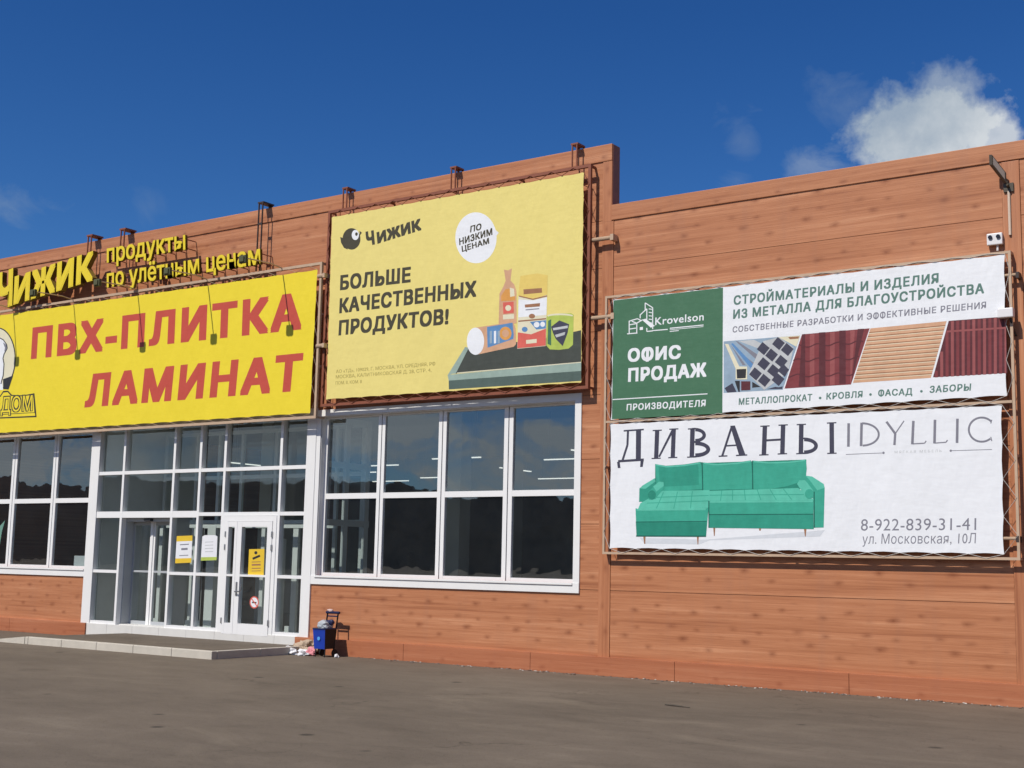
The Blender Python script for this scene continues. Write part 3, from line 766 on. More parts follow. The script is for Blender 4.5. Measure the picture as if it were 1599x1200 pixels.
    lace(eyes, F, t, n, .006, STEEL_R)
    # tan scaffold stubs beside the frame
    for x0, x1, y in ((922, 956, 375), (920, 957, 497)):
        b = MB(); a, c = at(x0, y+1, .12), at(x1, y-3, .12)
        b.tube([a, Vector((c.x, a.y, a.z))], .035, STEEL_T, 10)
        b.box(c.x-.02, c.x+.04, .012, .16, a.z-.05, a.z+.05, STEEL_T)
        o = b.build('bracket_pipe')
        tag(o, ('upper' if y < 400 else 'lower')+' short tan steel pipe right of the pale yellow banner frame', 'bracket', 'tan pipes fixed beside the banner frames')
    for x0, x1, y in ((497, 507, 432), (495, 506, 541)):
        b = MB(); a, c = at(x0, y, .26), at(x1, y, .26)
        b.tube([a, Vector((c.x, a.y, a.z))], .04, STEEL_T, 10); b.box(c.x-.02, c.x+.03, .0, .30, a.z-.04, a.z+.04, STEEL_T)
        o = b.build('bracket_pipe')
        tag(o, ('upper' if y < 500 else 'lower')+' short tan steel pipe between the two yellow banners', 'bracket', 'tan pipes fixed beside the banner frames')
banner_pale()

# ---- strong yellow floor covering banner, cantilevered lamps over it
def banner_strong():
    n = .27; F = (-29.5, -16.69, 4.30, 7.20)
    t = thing('sign_gantry', 'tan steel tube frame around the strong yellow banner above the entrance', 'gantry', (-22, 0, 4.3))
    b = MB(); frame_bars(b, *F, n-.02, .05, STEEL_T, 2.1, .02)
    b.build('rail', t)
    t = thing('banner', 'strong yellow banner above the entrance with big red lettering and an oval emblem', 'banner', (-22, -n, 4.4))
    p = Print(n)
    a, c = at(496, 421, n), at(484.5, 645.7, n)
    eyes = cloth(p, [(-29.4, -n, 7.13), (a.x, -n, a.z), (c.x, -n, c.z), (-29.4, -n, 4.38)], V_YEL, .55)
    p.crop(0, 340, 3.075)
    p.text('ПВХ-ПЛИТКА', (148, 678), (1447, 534), (156, 541), V_RED, 1, .05, 1.2)
    p.text('ЛАМИНАТ', (405, 910), (1442, 829), (420, 766), V_RED, 1, .05, 1.2)
    p.crop(0, 480, 6)
    p.disc(-20, 482, 168, 292, V_BLACK, 1, 56); p.disc(-20, 482, 157, 281, V_CREAM, 2, 56)
    p.poly([(-60, 300), (10, 285), (48, 320), (66, 385), (38, 430), (30, 520), (38, 600), (20, 700), (30, 775), (-120, 780), (-150, 500)], V_WHITE, 3)
    p.line([(-10, 285), (30, 305), (62, 350), (68, 385), (38, 440), (28, 480), (38, 530), (30, 640), (8, 720)], 9, V_BLACK, 4)
    p.poly([(28, 330), (58, 352), (64, 390), (40, 418), (46, 380)], V_INK, 5)
    p.poly([(28, 675), (124, 640), (80, 772), (30, 768)], V_BLACK, 4)
    p.poly([(-180, 1050), (-180, 850), (0, 830), (30, 785), (75, 782), (112, 822), (215, 826), (322, 806), (342, 1030)], V_BLACK, 5)
    p.poly([(-178, 1020), (326, 990), (330, 1018), (-178, 1040)], V_YEL, 6)
    p.poly([(-178, 862), (4, 842), (32, 800), (72, 796), (104, 832), (200, 836), (312, 822), (322, 985), (-178, 1012)], V_YEL, 6)
    p.text('ДОМ', (2, 990), (306, 972), (8, 848), V_BLACK, 7, .06, 1.0)
    p.text('ДОМ', (8, 986), (300, 968), (14, 854), V_YEL, 8, -.004, 1.04)
    p.build('printed_sheet', t)
    lace(eyes, F, t, n, .004, STEEL_T)
    lampm = plain('lamp_green_grey', (.10, .105, .06), .7, var=.2, spec=.1); lens = plain('lamp_lens', (.33, .34, .30), .25)
    names = ['beside the oval emblem of the yellow banner', 'between the second and third red letters', 'on the red letter after the hyphen', 'left of the red letter T', 'on the last red letter of the top line']
    for (x, y), nm in zip(((20, 487), (114, 474), (214, 460), (323, 447), (440, 426)), names):
        q = at(x, y, n); u, z = q.x, 7.20
        t = thing('sign_lamp', 'small arm floodlight, its shadow falling '+nm, 'lamp', (u, -n, z), 'arm lamps above the strong yellow banner')
        b = MB(); b.tube([(u, -n, z+.02), (u, -n-.3, z+.05), (u, -n-1.0, z+.02)], .013, STEEL_T, 6); b.build('arm', t)
        b = MB(); b.box(u-.09, u+.09, n+.98, n+1.04, z-.09, z+.06, lampm, .012); b.box(u-.06, u+.06, n+1.04, n+1.065, z-.07, z+.03, lampm, .008)
        h = b.build('lamp_head', t)
        b = MB(); b.box(u-.075, u+.075, n+.97, n+.979, z-.075, z+.045, lens); b.build('lens', h)
banner_strong()

# ---- raised letters
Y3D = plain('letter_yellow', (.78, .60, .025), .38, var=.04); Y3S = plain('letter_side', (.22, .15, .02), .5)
def letters3d(txt, BL, BR, TL, n0, n1, bold, space, parent):
    k = Print(n1); b, r_, t_ = k.P(*BL), k.P(*BR), k.P(*TL); ex, ey = r_-b, t_-b
    whole = glyphs(txt, bold, space)[0][0]; X0 = min(p[0] for p in whole); X1 = max(p[0] for p in whole)
    for i, ch in enumerate(txt):
        if ch == ' ': continue
        pre = glyphs(txt[:i+1], bold, space)[0][0]; right = max(p[0] for p in pre)
        vs, fs = glyphs(ch, bold, space, .5); mx = max(v[0] for v in vs)
        m = MB(); i0, i1 = m.mi(Y3D), m.mi(Y3S)
        for k, (sx, sy) in enumerate(fatten(bold)):
            V = []
            for x, y, z in vs:
                q = b + ex*((x+right-mx-X0+bold+sx)/(X1-X0+2*bold)) + ey*((y+bold*.5+sy*.8)/(CAP+bold*.9)); q.y = -n1-.0004*k if z > 0 else -n0
                V.append(m.bm.verts.new(q))
            for f in fs:
                try:
                    fc = m.bm.faces.new([V[j] for j in f]); zz = [vs[j][2] for j in f]
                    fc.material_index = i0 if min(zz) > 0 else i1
                except ValueError: pass
        m.build('letter', parent)
def raised_signs():
    t = thing('raised_sign', 'big slanted yellow raised letters in one word on the parapet at the far left', 'sign', (-25, 0, 7.3))
    n0, n1 = .30, .42
    k = lambda x, y: (x/6.15, 320+y/6.15)
    letters3d('Ч', k(-30, 1012), k(118, 962), k(-20, 690), n0, n1, .05, 1, t)
    letters3d('ИЖИК', k(128, 957), k(890, 722), k(140, 712), n0, n1, .05, 1.07, t)
    b = MB()
    for f in (.3, .72):
        p, q = at(*k(-40, 1000-320*f*.75), n0-.03), at(*k(885, 735-235*f), n0-.03)
        b.tube([p, q], .022, STEEL_R, 6)
        for g in (.1, .35, .6, .85):
            e = p.lerp(q, g); b.tube([e, (e.x, -.01, e.z)], .018, STEEL_R, 6)
    b.build('rail', t)
    for x in (140.5, 191.5):
        u = at(x, 390, .2).x; b = MB()
        for d in (-.055, .055): b.box(u+d-.011, u+d+.011, .21, .235, 7.6 if x < 160 else 8.0, 8.61, STEEL_R)
        b.box(u-.10, u+.10, -.06, .237, 8.612, 8.645, STEEL_R); b.box(u-.06, u+.06, -.06, -.03, 8.561, 8.611, STEEL_R)
        b.build('hook', t)
    t = thing('raised_sign', 'two lines of small yellow raised letters over the entrance banner', 'sign', (-20.5, 0, 7.3))
    n0, n1 = .31, .37
    letters3d('продукты', (166.7, 410.6), (289.6, 390), (166.7, 383.6), n0, n1, .022, 1.02, t)
    letters3d('по улётным ценам', (166.7, 449.2), (406.7, 412.5), (166.7, 422.6), n0, n1, .022, 1.02, t)
    b = MB()
    for (x0, y0, x1, y1) in ((165, 409, 290, 388), (165, 395, 290, 374), (165, 448, 409, 411), (165, 434, 409, 397)):
        p, q = at(x0, y0, n0-.03), at(x1, y1, n0-.03)
        b.tube([p, q], .016, STEEL_R, 6)
        K = 8 if x1 < 300 else 14
        for g in range(K+1):
            e = p.lerp(q, g/K); b.tube([e, (e.x, -.01, e.z)], .012, STEEL_R, 5)
    b.build('rail', t)
    u = at(407, 360, .2).x; b = MB()
    for d in (-.05, .05): b.box(u+d-.010, u+d+.010, .21, .235, 7.25, 8.61, STEEL_D)
    b.box(u-.08, u+.08, -.06, .237, 8.612, 8.64, STEEL_D); b.box(u-.05, u+.05, -.06, -.03, 8.561, 8.611, STEEL_D)
    for z in (7.65, 8.2): b.box(u-.05, u+.05, .203, .23, z-.02, z+.02, STEEL_D)
    b.build('hook', t)
raised_signs()

# ---- right hand pair of banners on one frame
def slab(x, w, y0, y1): return [(x-w/2, y0), (x+w/2, y0), (x+w/2, y1), (x-w/2, y1)]
def banners_right():
    n = .15; F = (-10.565, -4.325, 1.89, 5.962)
    t = thing('sign_gantry', 'pale tan steel frame on the right wall holding the green and the sofa banner', 'gantry', (-7.4, 0, 1.9))
    b = MB(); frame_bars(b, *F, n-.02, .036, STEEL_T, 1.55, .0)
    b.box(F[0]+.023, F[1]-.023, n-.04, n, 3.93, 3.965, STEEL_T)
    b.build('rail', t)
    t = thing('banner', 'white and green banner with a house emblem and four building material photos', 'banner', (-7.4, -n, 4))
    p = Print(n)
    eyes = cloth(p, [at(957, 468, n), at(1569, 397, n), at(1572.5, 618.5, n), at(954, 656, n)], V_WHITE, .45, .014)
    p.poly([(958, 469.5), (1129, 449.5), (1128, 646), (955.5, 655)], V_GREEN, 1)
    p.crop(960, 450, 6); Wt = V_WHITE
    p.text('ОФИС', (120, 692), (617, 660), (124, 578), Wt, 2, .045, 1.12)
    p.text('ПРОДАЖ', (124, 879), (858, 829), (127, 762), Wt, 2, .045, 1.12)
    p.line([(-20, 1046), (868, 992)], 9, Wt, 2)
    p.text('ПРОИЗВОДИТЕЛЯ', (110, 1148), (850, 1109), (113, 1092), Wt, 2, .026, 1.14)
    p.text('Krovelson', (378, 348), (833, 303), (380, 278), Wt, 2, .012, 1.08)
    for l in ([(285, 140), (355, 185), (355, 385)], [(285, 140), (285, 215)], [(235, 255), (300, 195), (300, 300)], [(238, 250), (238, 285)], [(132, 312), (212, 288), (245, 305)],
              [(135, 312), (135, 428)], [(115, 430), (212, 422)], [(206, 330), (206, 424)], [(140, 345), (198, 335)], [(140, 385), (198, 376)], [(160, 312), (205, 330)], [(205, 330), (258, 300)],
              [(300, 408), (355, 402)], [(300, 375), (300, 408)], [(352, 400), (496, 388)], [(515, 378), (832, 347)]): p.line(l, 9, Wt, 2)
    for y in (190, 222, 254, 286, 318): p.line([(318, y+6), (348, y+10)], 8, Wt, 2)
    p.poly([(255, 298), (288, 288), (376, 356), (338, 372)], Wt, 3); p.poly([(234, 368), (264, 364), (264, 392), (234, 395)], Wt, 2)
    p.line([(515, 392), (830, 362)], 5, Wt, 2); p.line([(515, 408), (600, 399)], 7, Wt, 2)
    p.crop(930, 380, 2.39); G = V_GREYG
    p.text('СТРОЙМАТЕРИАЛЫ И ИЗДЕЛИЯ', (515, 231), (1280, 149), (516, 199), G, 1, .036, 1.14)
    p.text('ИЗ МЕТАЛЛА ДЛЯ БЛАГОУСТРОЙСТВА', (513, 283), (1450, 187), (514, 251), G, 1, .036, 1.14)
    p.text('СОБСТВЕННЫЕ РАЗРАБОТКИ И ЭФФЕКТИВНЫЕ РЕШЕНИЯ', (511, 334), (1457, 243), (512, 313), V_INK, 1, .022, 1.14)
    p.text('МЕТАЛЛОПРОКАТ', (534, 604), (808, 588), (535, 581), G, 1, .03, 1.14); p.text('КРОВЛЯ', (861, 584), (996, 576), (862, 561), G, 1, .03, 1.14)
    p.text('ФАСАД', (1054, 572), (1182, 566), (1055, 549), G, 1, .03, 1.14); p.text('ЗАБОРЫ', (1246, 559), (1400, 550), (1248, 535), G, 1, .03, 1.14)
    for x, y in ((838, 578), (1026, 565), (1216, 553)): p.disc(x, y, 5, 5, G, 1, 12)
    # photo one: square steel tubes
    p.crop(1130, 490, 6.952)
    p.poly([(0, 302), (590, 255), (832, 236), (642, 826), (0, 862)], V_SKY, 1)
    p.poly([(590, 256), (830, 238), (790, 360), (660, 290)], V_CREAM, 2); p.poly([(700, 255), (820, 247), (812, 272), (720, 280)], V_TAN2, 3)
    for q in ([(150, 300), (420, 480), (380, 520), (130, 300)], [(200, 440), (360, 560), (330, 590)], [(70, 330), (240, 560), (205, 560)]): p.poly(q, V_INK, 2)
    p.poly([(160, 298), (330, 285), (420, 330), (380, 380)], V_STEEL, 2); p.poly([(100, 320), (330, 560), (290, 590), (80, 330)], V_BLUE, 2)
    p.poly([(430, 300), (600, 256), (760, 370), (700, 640), (440, 830), (270, 660)], V_STEEL, 3)
    for cx, cy in ((430, 380), (595, 325), (690, 390), (520, 450), (435, 545), (625, 520), (540, 620), (345, 655), (440, 725), (590, 715), (655, 615)):
        hx, hy = 70, 72; q = [(cx-hx, cy+6), (cx-8, cy-hy), (cx+hx, cy-6), (cx+8, cy+hy)]
        q = [(min(x, 818-(y-260)*.31), y) for x, y in q]; p.poly(q, V_NAVY, 4)
    p.poly([(14, 330), (50, 330), (170, 575), (255, 575), (255, 715), (130, 715), (130, 600)], V_CREAM, 4); p.poly([(140, 605), (245, 600), (240, 700), (145, 705)], V_BLACK, 5)
    p.poly([(10, 810), (95, 755), (140, 850), (40, 858)], V_NAVY, 4); p.poly([(120, 730), (175, 730), (175, 850), (160, 850)], V_BLACK, 4); p.poly([(190, 735), (290, 735), (290, 830), (190, 835)], V_MAR2, 4)
    p.poly([(310, 740), (400, 795), (310, 805)], V_BLACK, 4); p.poly([(470, 820), (560, 795), (600, 800), (640, 790), (636, 818)], V_NAVY, 4)
    # photo two: maroon roof tiles
    p.poly([(850, 226), (1585, 160), (1382, 770), (660, 815)], V_MAROON, 1)
    lim = lambda x, y, e=0: (max(850-(y-226)*.323, min(x, 1585-(y-160)*.333-e)), y)
    for x0 in (860, 1080, 1300, 1500):
        q = [(x0-45, 226-(x0-850)*.09), (x0+25, 222-(x0-850)*.09), (x0+25, 802-(x0-660)*.062), (x0-45, 806-(x0-660)*.062)]
        p.poly([lim(*a) for a in q], V_MAR2, 2)
        q = [(x0+75, 226-(x0-850)*.09), (x0+125, 222-(x0-850)*.09), (x0+125, 800-(x0-660)*.062), (x0+75, 803-(x0-660)*.062)]
        p.poly([lim(*a) for a in q], V_MAR3, 2)
    for y0, sl in ((352, .07), (505, .04), (672, .03)):
        pts = []
        for i in range(40):
            x = 700+i*22; y = y0 - (x-860)*sl + 16*math.sin((x-860)/220*2*math.pi)
            pts.append(lim(x, y, 3))
        pts = [a for a, c in zip(pts, pts[1:]) if c[0]-a[0] > 5]
        p.line(pts, 13, V_MAR2, 3)
    # photo three: wood siding, photo four: fence pickets
    p.crop(930, 380, 2.39)
    p.poly([(1026, 318), (1310, 291), (1251, 503), (960, 522)], V_TAN, 1)
    for i in range(1, 13):
        f = i/13; a = (1026-66*f, 318+204*f); c = (1310-59*f, 291+212*f); p.line([a, c], 3.4, V_TAN2, 2); p.line([(a[0], a[1]+4), (c[0]-1, c[1]+4)], 2.2, V_CREAM, 2)
    p.poly([(1318, 290), (1531, 274), (1537, 485), (1259, 501)], V_MAR2, 1)
    for i in range(14):
        x = 1266+i*20; top = max(292-(x-1318)*.075, 290+(1318-x)*3.6); x2 = min(x+11, 1532)
        if top < 480: p.poly([(x, top), (x2, top-.8), (x2+.5, 486+(1537-x2)*.057), (x+.5, 486+(1537-x)*.057)], V_MAR3 if i % 2 else V_MAROON, 2)
    p.line([(1309, 330), (1532, 316)], 7, V_MAR3, 3)
    p.build('printed_sheet', t); lace(eyes, (F[0], F[1], 3.947, F[3]), t, n)

    t = thing('banner', 'white banner with a turquoise corner sofa picture and a phone number', 'banner', (-7.4, -n, 1.95))
    p = Print(n); eyes = cloth(p, [at(953, 662, n), at(1564.5, 632.5, n), at(1568, 866, n), at(952, 856.5, n)], V_WHITE, .45, .014)
    p.crop(930, 620, 2.39); D = V_NAVY
    # serif capitals, drawn stroke by stroke: base line and cap line slope with the sheet
    def sy(x, y): return (x, y)
    def stem(x0, x1, yt, yb, w, ser=9, L=1):
        p.poly([(x0-w/2, yt), (x0+w/2, yt), (x1+w/2, yb), (x1-w/2, yb)], D, L)
        h = 4.5
        p.poly([(x0-w/2-ser, yt+.8), (x0+w/2+ser, yt-.8), (x0+w/2+ser, yt+h-.8), (x0-w/2-ser, yt+h+.8)], D, L+1)
        p.poly([(x1-w/2-ser, yb-h+.6), (x1+w/2+ser, yb-h-.6), (x1+w/2+ser, yb-.6), (x1-w/2-ser, yb+.6)], D, L+1)
    # letter de
    p.poly([(105, 124), (180, 119), (180, 125), (105, 130)], D, 2); p.poly([(151, 122), (170, 121), (169, 234), (150, 235)], D, 1)
    p.line([(121, 127), (119, 180), (101, 236)], 8, D, 1); p.poly([(84, 236), (180, 230), (180, 239), (84, 245)], D, 2)
    p.poly([(80, 243), (90, 242), (93, 266), (83, 266)], D, 1); p.poly([(168, 237), (180, 236), (176, 262), (166, 262)], D, 1)
    # i
    stem(230, 226, 123, 232, 16); stem(292, 288, 118, 229, 16); p.poly([(234, 222), (284, 122), (292, 126), (240, 226)], D, 1)
    # ve
    stem(362, 359, 117, 227, 17); p.arc(372, 143, 40, 27, -90, 90, 13, D, 1); p.arc(372, 196, 56, 30, -90, 90, 15, D, 1)
    p.poly([(360, 116), (373, 115.5), (373, 121), (360, 121.5)], D, 3); p.poly([(360, 165), (374, 164.5), (374, 172), (360, 172.5)], D, 3); p.poly([(360, 221), (374, 220.5), (374, 226.5), (360, 227)], D, 3)
    # a
    p.poly([(502, 108), (520, 107), (560, 218), (536, 220)], D, 1); p.line([(508, 112), (473, 220)], 8, D, 1); p.line([(487, 183), (537, 180)], 6, D, 1)
    p.poly([(459, 219.5), (492, 218), (492, 223), (459, 224.5)], D, 2); p.poly([(524, 216.5), (566, 214.5), (566, 219.5), (524, 221.5)], D, 2)
    # en
    stem(632, 628, 107, 219, 17); stem(700, 697, 103, 215, 17); p.poly([(632, 159), (700, 155), (700, 163), (632, 167)], D, 1)
    # yery
    stem(768, 766, 101, 214, 17); p.arc(778, 183, 52, 31, -90, 90, 14, D, 1); p.poly([(768, 152.5), (780, 152), (780, 158), (768, 158.5)], D, 3); p.poly([(768, 208), (780, 207.5), (780, 213.5), (768, 214)], D, 3)
    stem(881, 882, 95, 213, 17)
    p.crop(1300, 630, 4.799); I = V_INK
    for x0, x1, y0, y1 in ((121, 119, 150, 326), (218, 214, 146, 322), (606, 598, 132, 308), (768, 764, 124, 302), (936, 933, 116, 298)): p.line([(x0, y0), (x1, y1)], 20, I, 1)
    p.arc(222, 234, 132, 91, -90, 88, 15, I, 1, 28); p.line([(404, 138), (470, 228)], 18, I, 1); p.line([(536, 132), (470, 228)], 9, I, 1); p.line([(470, 226), (464, 314)], 18, I, 1)
    p.line([(598, 305), (690, 300), (702, 282)], 9, I, 1); p.line([(764, 299), (850, 293), (862, 276)], 9, I, 1)
    p.arc(1118, 198, 104, 98, 48, 318, 15, I, 1, 36); p.line([(1193, 124), (1186, 152)], 8, I, 1); p.line([(1186, 252), (1193, 284)], 8, I, 1)
    p.line([(100, 384), (388, 372)], 5, I, 1); p.line([(880, 356), (1195, 347)], 5, I, 1); p.disc(382, 372, 9, 9, I, 1, 10); p.disc(886, 356, 9, 9, I, 1, 10)
    p.text('МЯГКАЯ МЕБЕЛЬ', (465, 376), (818, 366), (465, 358), V_STEEL, 1, 0, 1.5)
    p.text('8-922-839-31-41', (212, 955), (1076, 950), (214, 870), I, 1, 0, 1.05)
    p.text('ул. Московская, 10Л', (222, 1054), (1072, 1050), (226, 984), I, 1, 0, 1.04)
    # sofa picture
    p.crop(980, 700, 4.997); a, b_, c_, d_, e_ = V_TEAL1, V_TEAL2, V_TEAL3, V_TEAL4, V_TEAL5
    p.poly([(95, 700), (600, 715), (1540, 640), (1500, 690), (640, 720), (560, 752), (130, 745)], col('floor_shade', .62, .65, .69), 1)
    for q in ([(122, 690), (140, 690), (138, 748), (130, 748)], [(540, 690), (556, 690), (552, 752), (546, 752)], [(668, 620), (684, 620), (680, 686), (674, 686)], [(1376, 630), (1396, 630), (1390, 690), (1384, 690)], [(1024, 628), (1042, 628), (1038, 645), (1028, 645)]): p.poly(q, V_TAN2, 2)
    p.poly([(90, 420), (92, 315), (120, 290), (210, 236), (260, 240), (260, 420)], d_, 2); p.poly([(92, 315), (120, 290), (210, 236), (218, 260), (140, 318)], b_, 3)
    p.poly([(215, 125), (300, 138), (440, 128), (566, 108), (590, 116), (1395, 90), (1392, 320), (600, 335), (215, 345)], c_, 2)
    for q in ([(215, 124), (300, 140), (440, 130), (566, 110), (578, 140), (582, 320), (430, 330), (228, 338), (222, 230)], [(586, 112), (700, 122), (850, 112), (962, 96), (972, 200), (970, 318), (780, 322), (592, 330)], [(978, 98), (1100, 108), (1260, 104), (1392, 88), (1398, 160), (1388, 250), (1250, 296), (1100, 322), (982, 320)]):
        p.poly(q, a, 3); cx = sum(x for x, y in q)/len(q); cy = sum(y for x, y in q)/len(q)
        p.poly([(cx+(x-cx)*.86, cy+(y-cy)*.78-8) for x, y in q], d_ if cx < 800 else a, 4)
    p.line([(222, 132), (300, 146), (440, 137), (566, 117)], 10, b_, 5); p.line([(596, 120), (700, 130), (850, 120), (958, 104)], 10, b_, 5); p.line([(986, 106), (1100, 116), (1260, 111), (1386, 97)], 10, b_, 5)
    p.line([(581, 110), (586, 330)], 7, e_, 5); p.line([(974, 98), (977, 322)], 7, e_, 5)
    p.poly([(1390, 330), (1388, 215), (1440, 222), (1530, 280), (1538, 310), (1530, 620), (1455, 622), (1450, 400)], a, 3); p.poly([(1388, 215), (1440, 222), (1530, 280), (1538, 310), (1480, 330), (1420, 250)], b_, 4)
    p.line([(1456, 340), (1457, 622)], 8, e_, 5)
    p.poly([(100, 430), (270, 335), (640, 328), (632, 470), (80, 478)], b_, 4)
    p.poly([(636, 335), (1330, 312), (1450, 400), (1450, 420), (636, 420)], b_, 4)
    for l in ([(280, 345), (225, 470)], [(390, 340), (360, 472)], [(505, 336), (490, 470)], [(210, 385), (632, 370)], [(150, 430), (632, 412)], [(735, 332), (725, 410)], [(820, 330), (818, 408)], [(910, 326), (920, 406)], [(1010, 322), (1040, 404)], [(1110, 320), (1160, 404)], [(1215, 318), (1280, 402)], [(640, 368), (1395, 362)]): p.line(l, 6, a, 5)
    p.poly([(62, 470), (95, 478), (615, 472), (632, 460), (612, 690), (70, 688)], a, 5); p.poly([(64, 580), (616, 578), (612, 692), (70, 690)], c_, 6); p.line([(64, 577), (618, 572)], 7, e_, 7)
    p.line([(70, 482), (610, 478)], 14, b_, 7); p.line([(66, 686), (610, 688)], 9, e_, 7)
    p.poly([(634, 412), (1450, 408), (1452, 632), (634, 622)], a, 5); p.poly([(634, 520), (1450, 520), (1452, 632), (634, 622)], d_, 6); p.line([(634, 519), (1450, 516)], 7, e_, 7); p.line([(640, 420), (1446, 416)], 14, b_, 7)
    p.line([(634, 412), (634, 622)], 8, e_, 7)
    p.poly([(162, 340), (245, 262), (280, 265), (285, 310), (215, 398), (165, 402)], a, 7); p.poly([(200, 300), (245, 262), (280, 265), (283, 295), (225, 340)], b_, 8); p.disc(190, 366, 31, 36, c_, 8)
    p.poly([(1322, 280), (1340, 252), (1385, 250), (1448, 330), (1450, 380), (1400, 400), (1375, 360)], b_, 7); p.disc(1418, 358, 34, 38, a, 8)
    p.build('printed_sheet', t); lace(eyes, (F[0], F[1], F[2], 3.947), t, n)
    # stubs fixing the frame at its right
    for y, nm in ((430, 'top'), (841, 'bottom')):
        q = at(1570, y, n); b = MB(); b.tube([(q.x-.1, -n+.03, q.z), (q.x+.16, -n+.03, q.z)], .022, STEEL_T, 8); b.box(q.x+.13, q.x+.17, .0, n, q.z-.05, q.z+.03, STEEL_D)
        tag(b.build('bracket_pipe'), nm+' small bracket at the right edge of the green and sofa banners', 'bracket', 'tan pipes fixed beside the banner frames')
banners_right()

# ================================================================== SMALL THINGS ON THE WALL
def wall_fittings():
    dark = plain('floodlight_body', (.085, .07, .05), .45); lens = plain('floodlight_lens', (.42, .36, .30), .35)
    t = thing('floodlight', 'dark flat floodlight sticking out of the wall at the top right corner', 'lamp', (-4.33, 0, 6.95))
    A, B_ = Vector((-4.345, -.09, 7.00)), Vector((-4.48, -.27, 7.23)); d = B_-A; up = Vector((0, 0, .14)); side = d.cross(up).normalized()
    if side.x < 0: side = -side
    side = (side + Vector((0, 0, -.25))).normalized()
    b = MB()
    def slabq(c0, c1, h, th, m):
        q = [c0-h/2, c1-h/2, c1+h/2, c0+h/2]; v = [b.bm.verts.new(x) for x in q] + [b.bm.verts.new(x+th) for x in q]; i = b.mi(m)
        for f in ((0, 1, 2, 3), (7, 6, 5, 4), (0, 4, 5, 1), (1, 5, 6, 2), (2, 6, 7, 3), (3, 7, 4, 0)): b.bm.faces.new([v[k] for k in f]).material_index = i
    slabq(A, B_, up, side*-.06, dark); h = b.build('lamp_head', t)
    b = MB(); slabq(A+d*.12+side*.004, B_-d*.07+side*.004, up*.74, side*-.002, lens); b.build('lens', h)
    b = MB(); b.tube([A+Vector((0, .02, -.05)), (-4.335, -.10, 6.90), (-4.335, -.01, 6.88)], .02, dark, 6); b.box(-4.40, -4.27, .014, .04, 6.82, 6.94, dark); b.build('bracket', t)
    b = MB(); b.tube([(-4.335, -.03, 6.83), (-4.335, -.03, 6.22)], .018, plain('conduit', (.44, .35, .28), .6), 8)
    tag(b.build('conduit_pipe'), 'thin pale cable conduit running down the wall below the floodlight', 'pipe')
    wp = plain('white_plastic', (.74, .73, .74), .4, var=.03); eye = plain('black_lens', (.02, .02, .03), .2)
    t = thing('alarm_box', 'small white box with two dark round eyes on the wall above the green banner', 'box', (-4.53, 0, 6.1))
    b = MB(); b.box(-4.63, -4.425, .014, .085, 6.10, 6.26, wp, .012); h = b.build('housing', t)
    for u in (-4.580, -4.475):
        b = MB(); b.tube([(u, -.084, 6.205), (u, -.105, 6.205)], .028, eye, 12); b.build('lens', t)
    b = MB(); b.tube([(-4.50, -.04, 6.10), (-4.50, -.04, 6.02)], .014, wp, 6); b.build('cable', t)
    t = thing('junction_box', 'white tilted junction box on the right edge of the green banner frame', 'box', (-4.4, -.15, 5.1))
    q = at(1572, 489, .22); b = MB(); b.box(q.x-.115, q.x+.085, .14, .25, q.z-.06, q.z+.065, wp, .012); o = b.build('housing', t)
    b = MB(); b.tube([(q.x+.03, -.17, q.z-.06), (q.x+.05, -.1, q.z-.2), (q.x+.06, -.02, q.z-.28)], .016, eye, 6); b.build('cable', t)
wall_fittings()
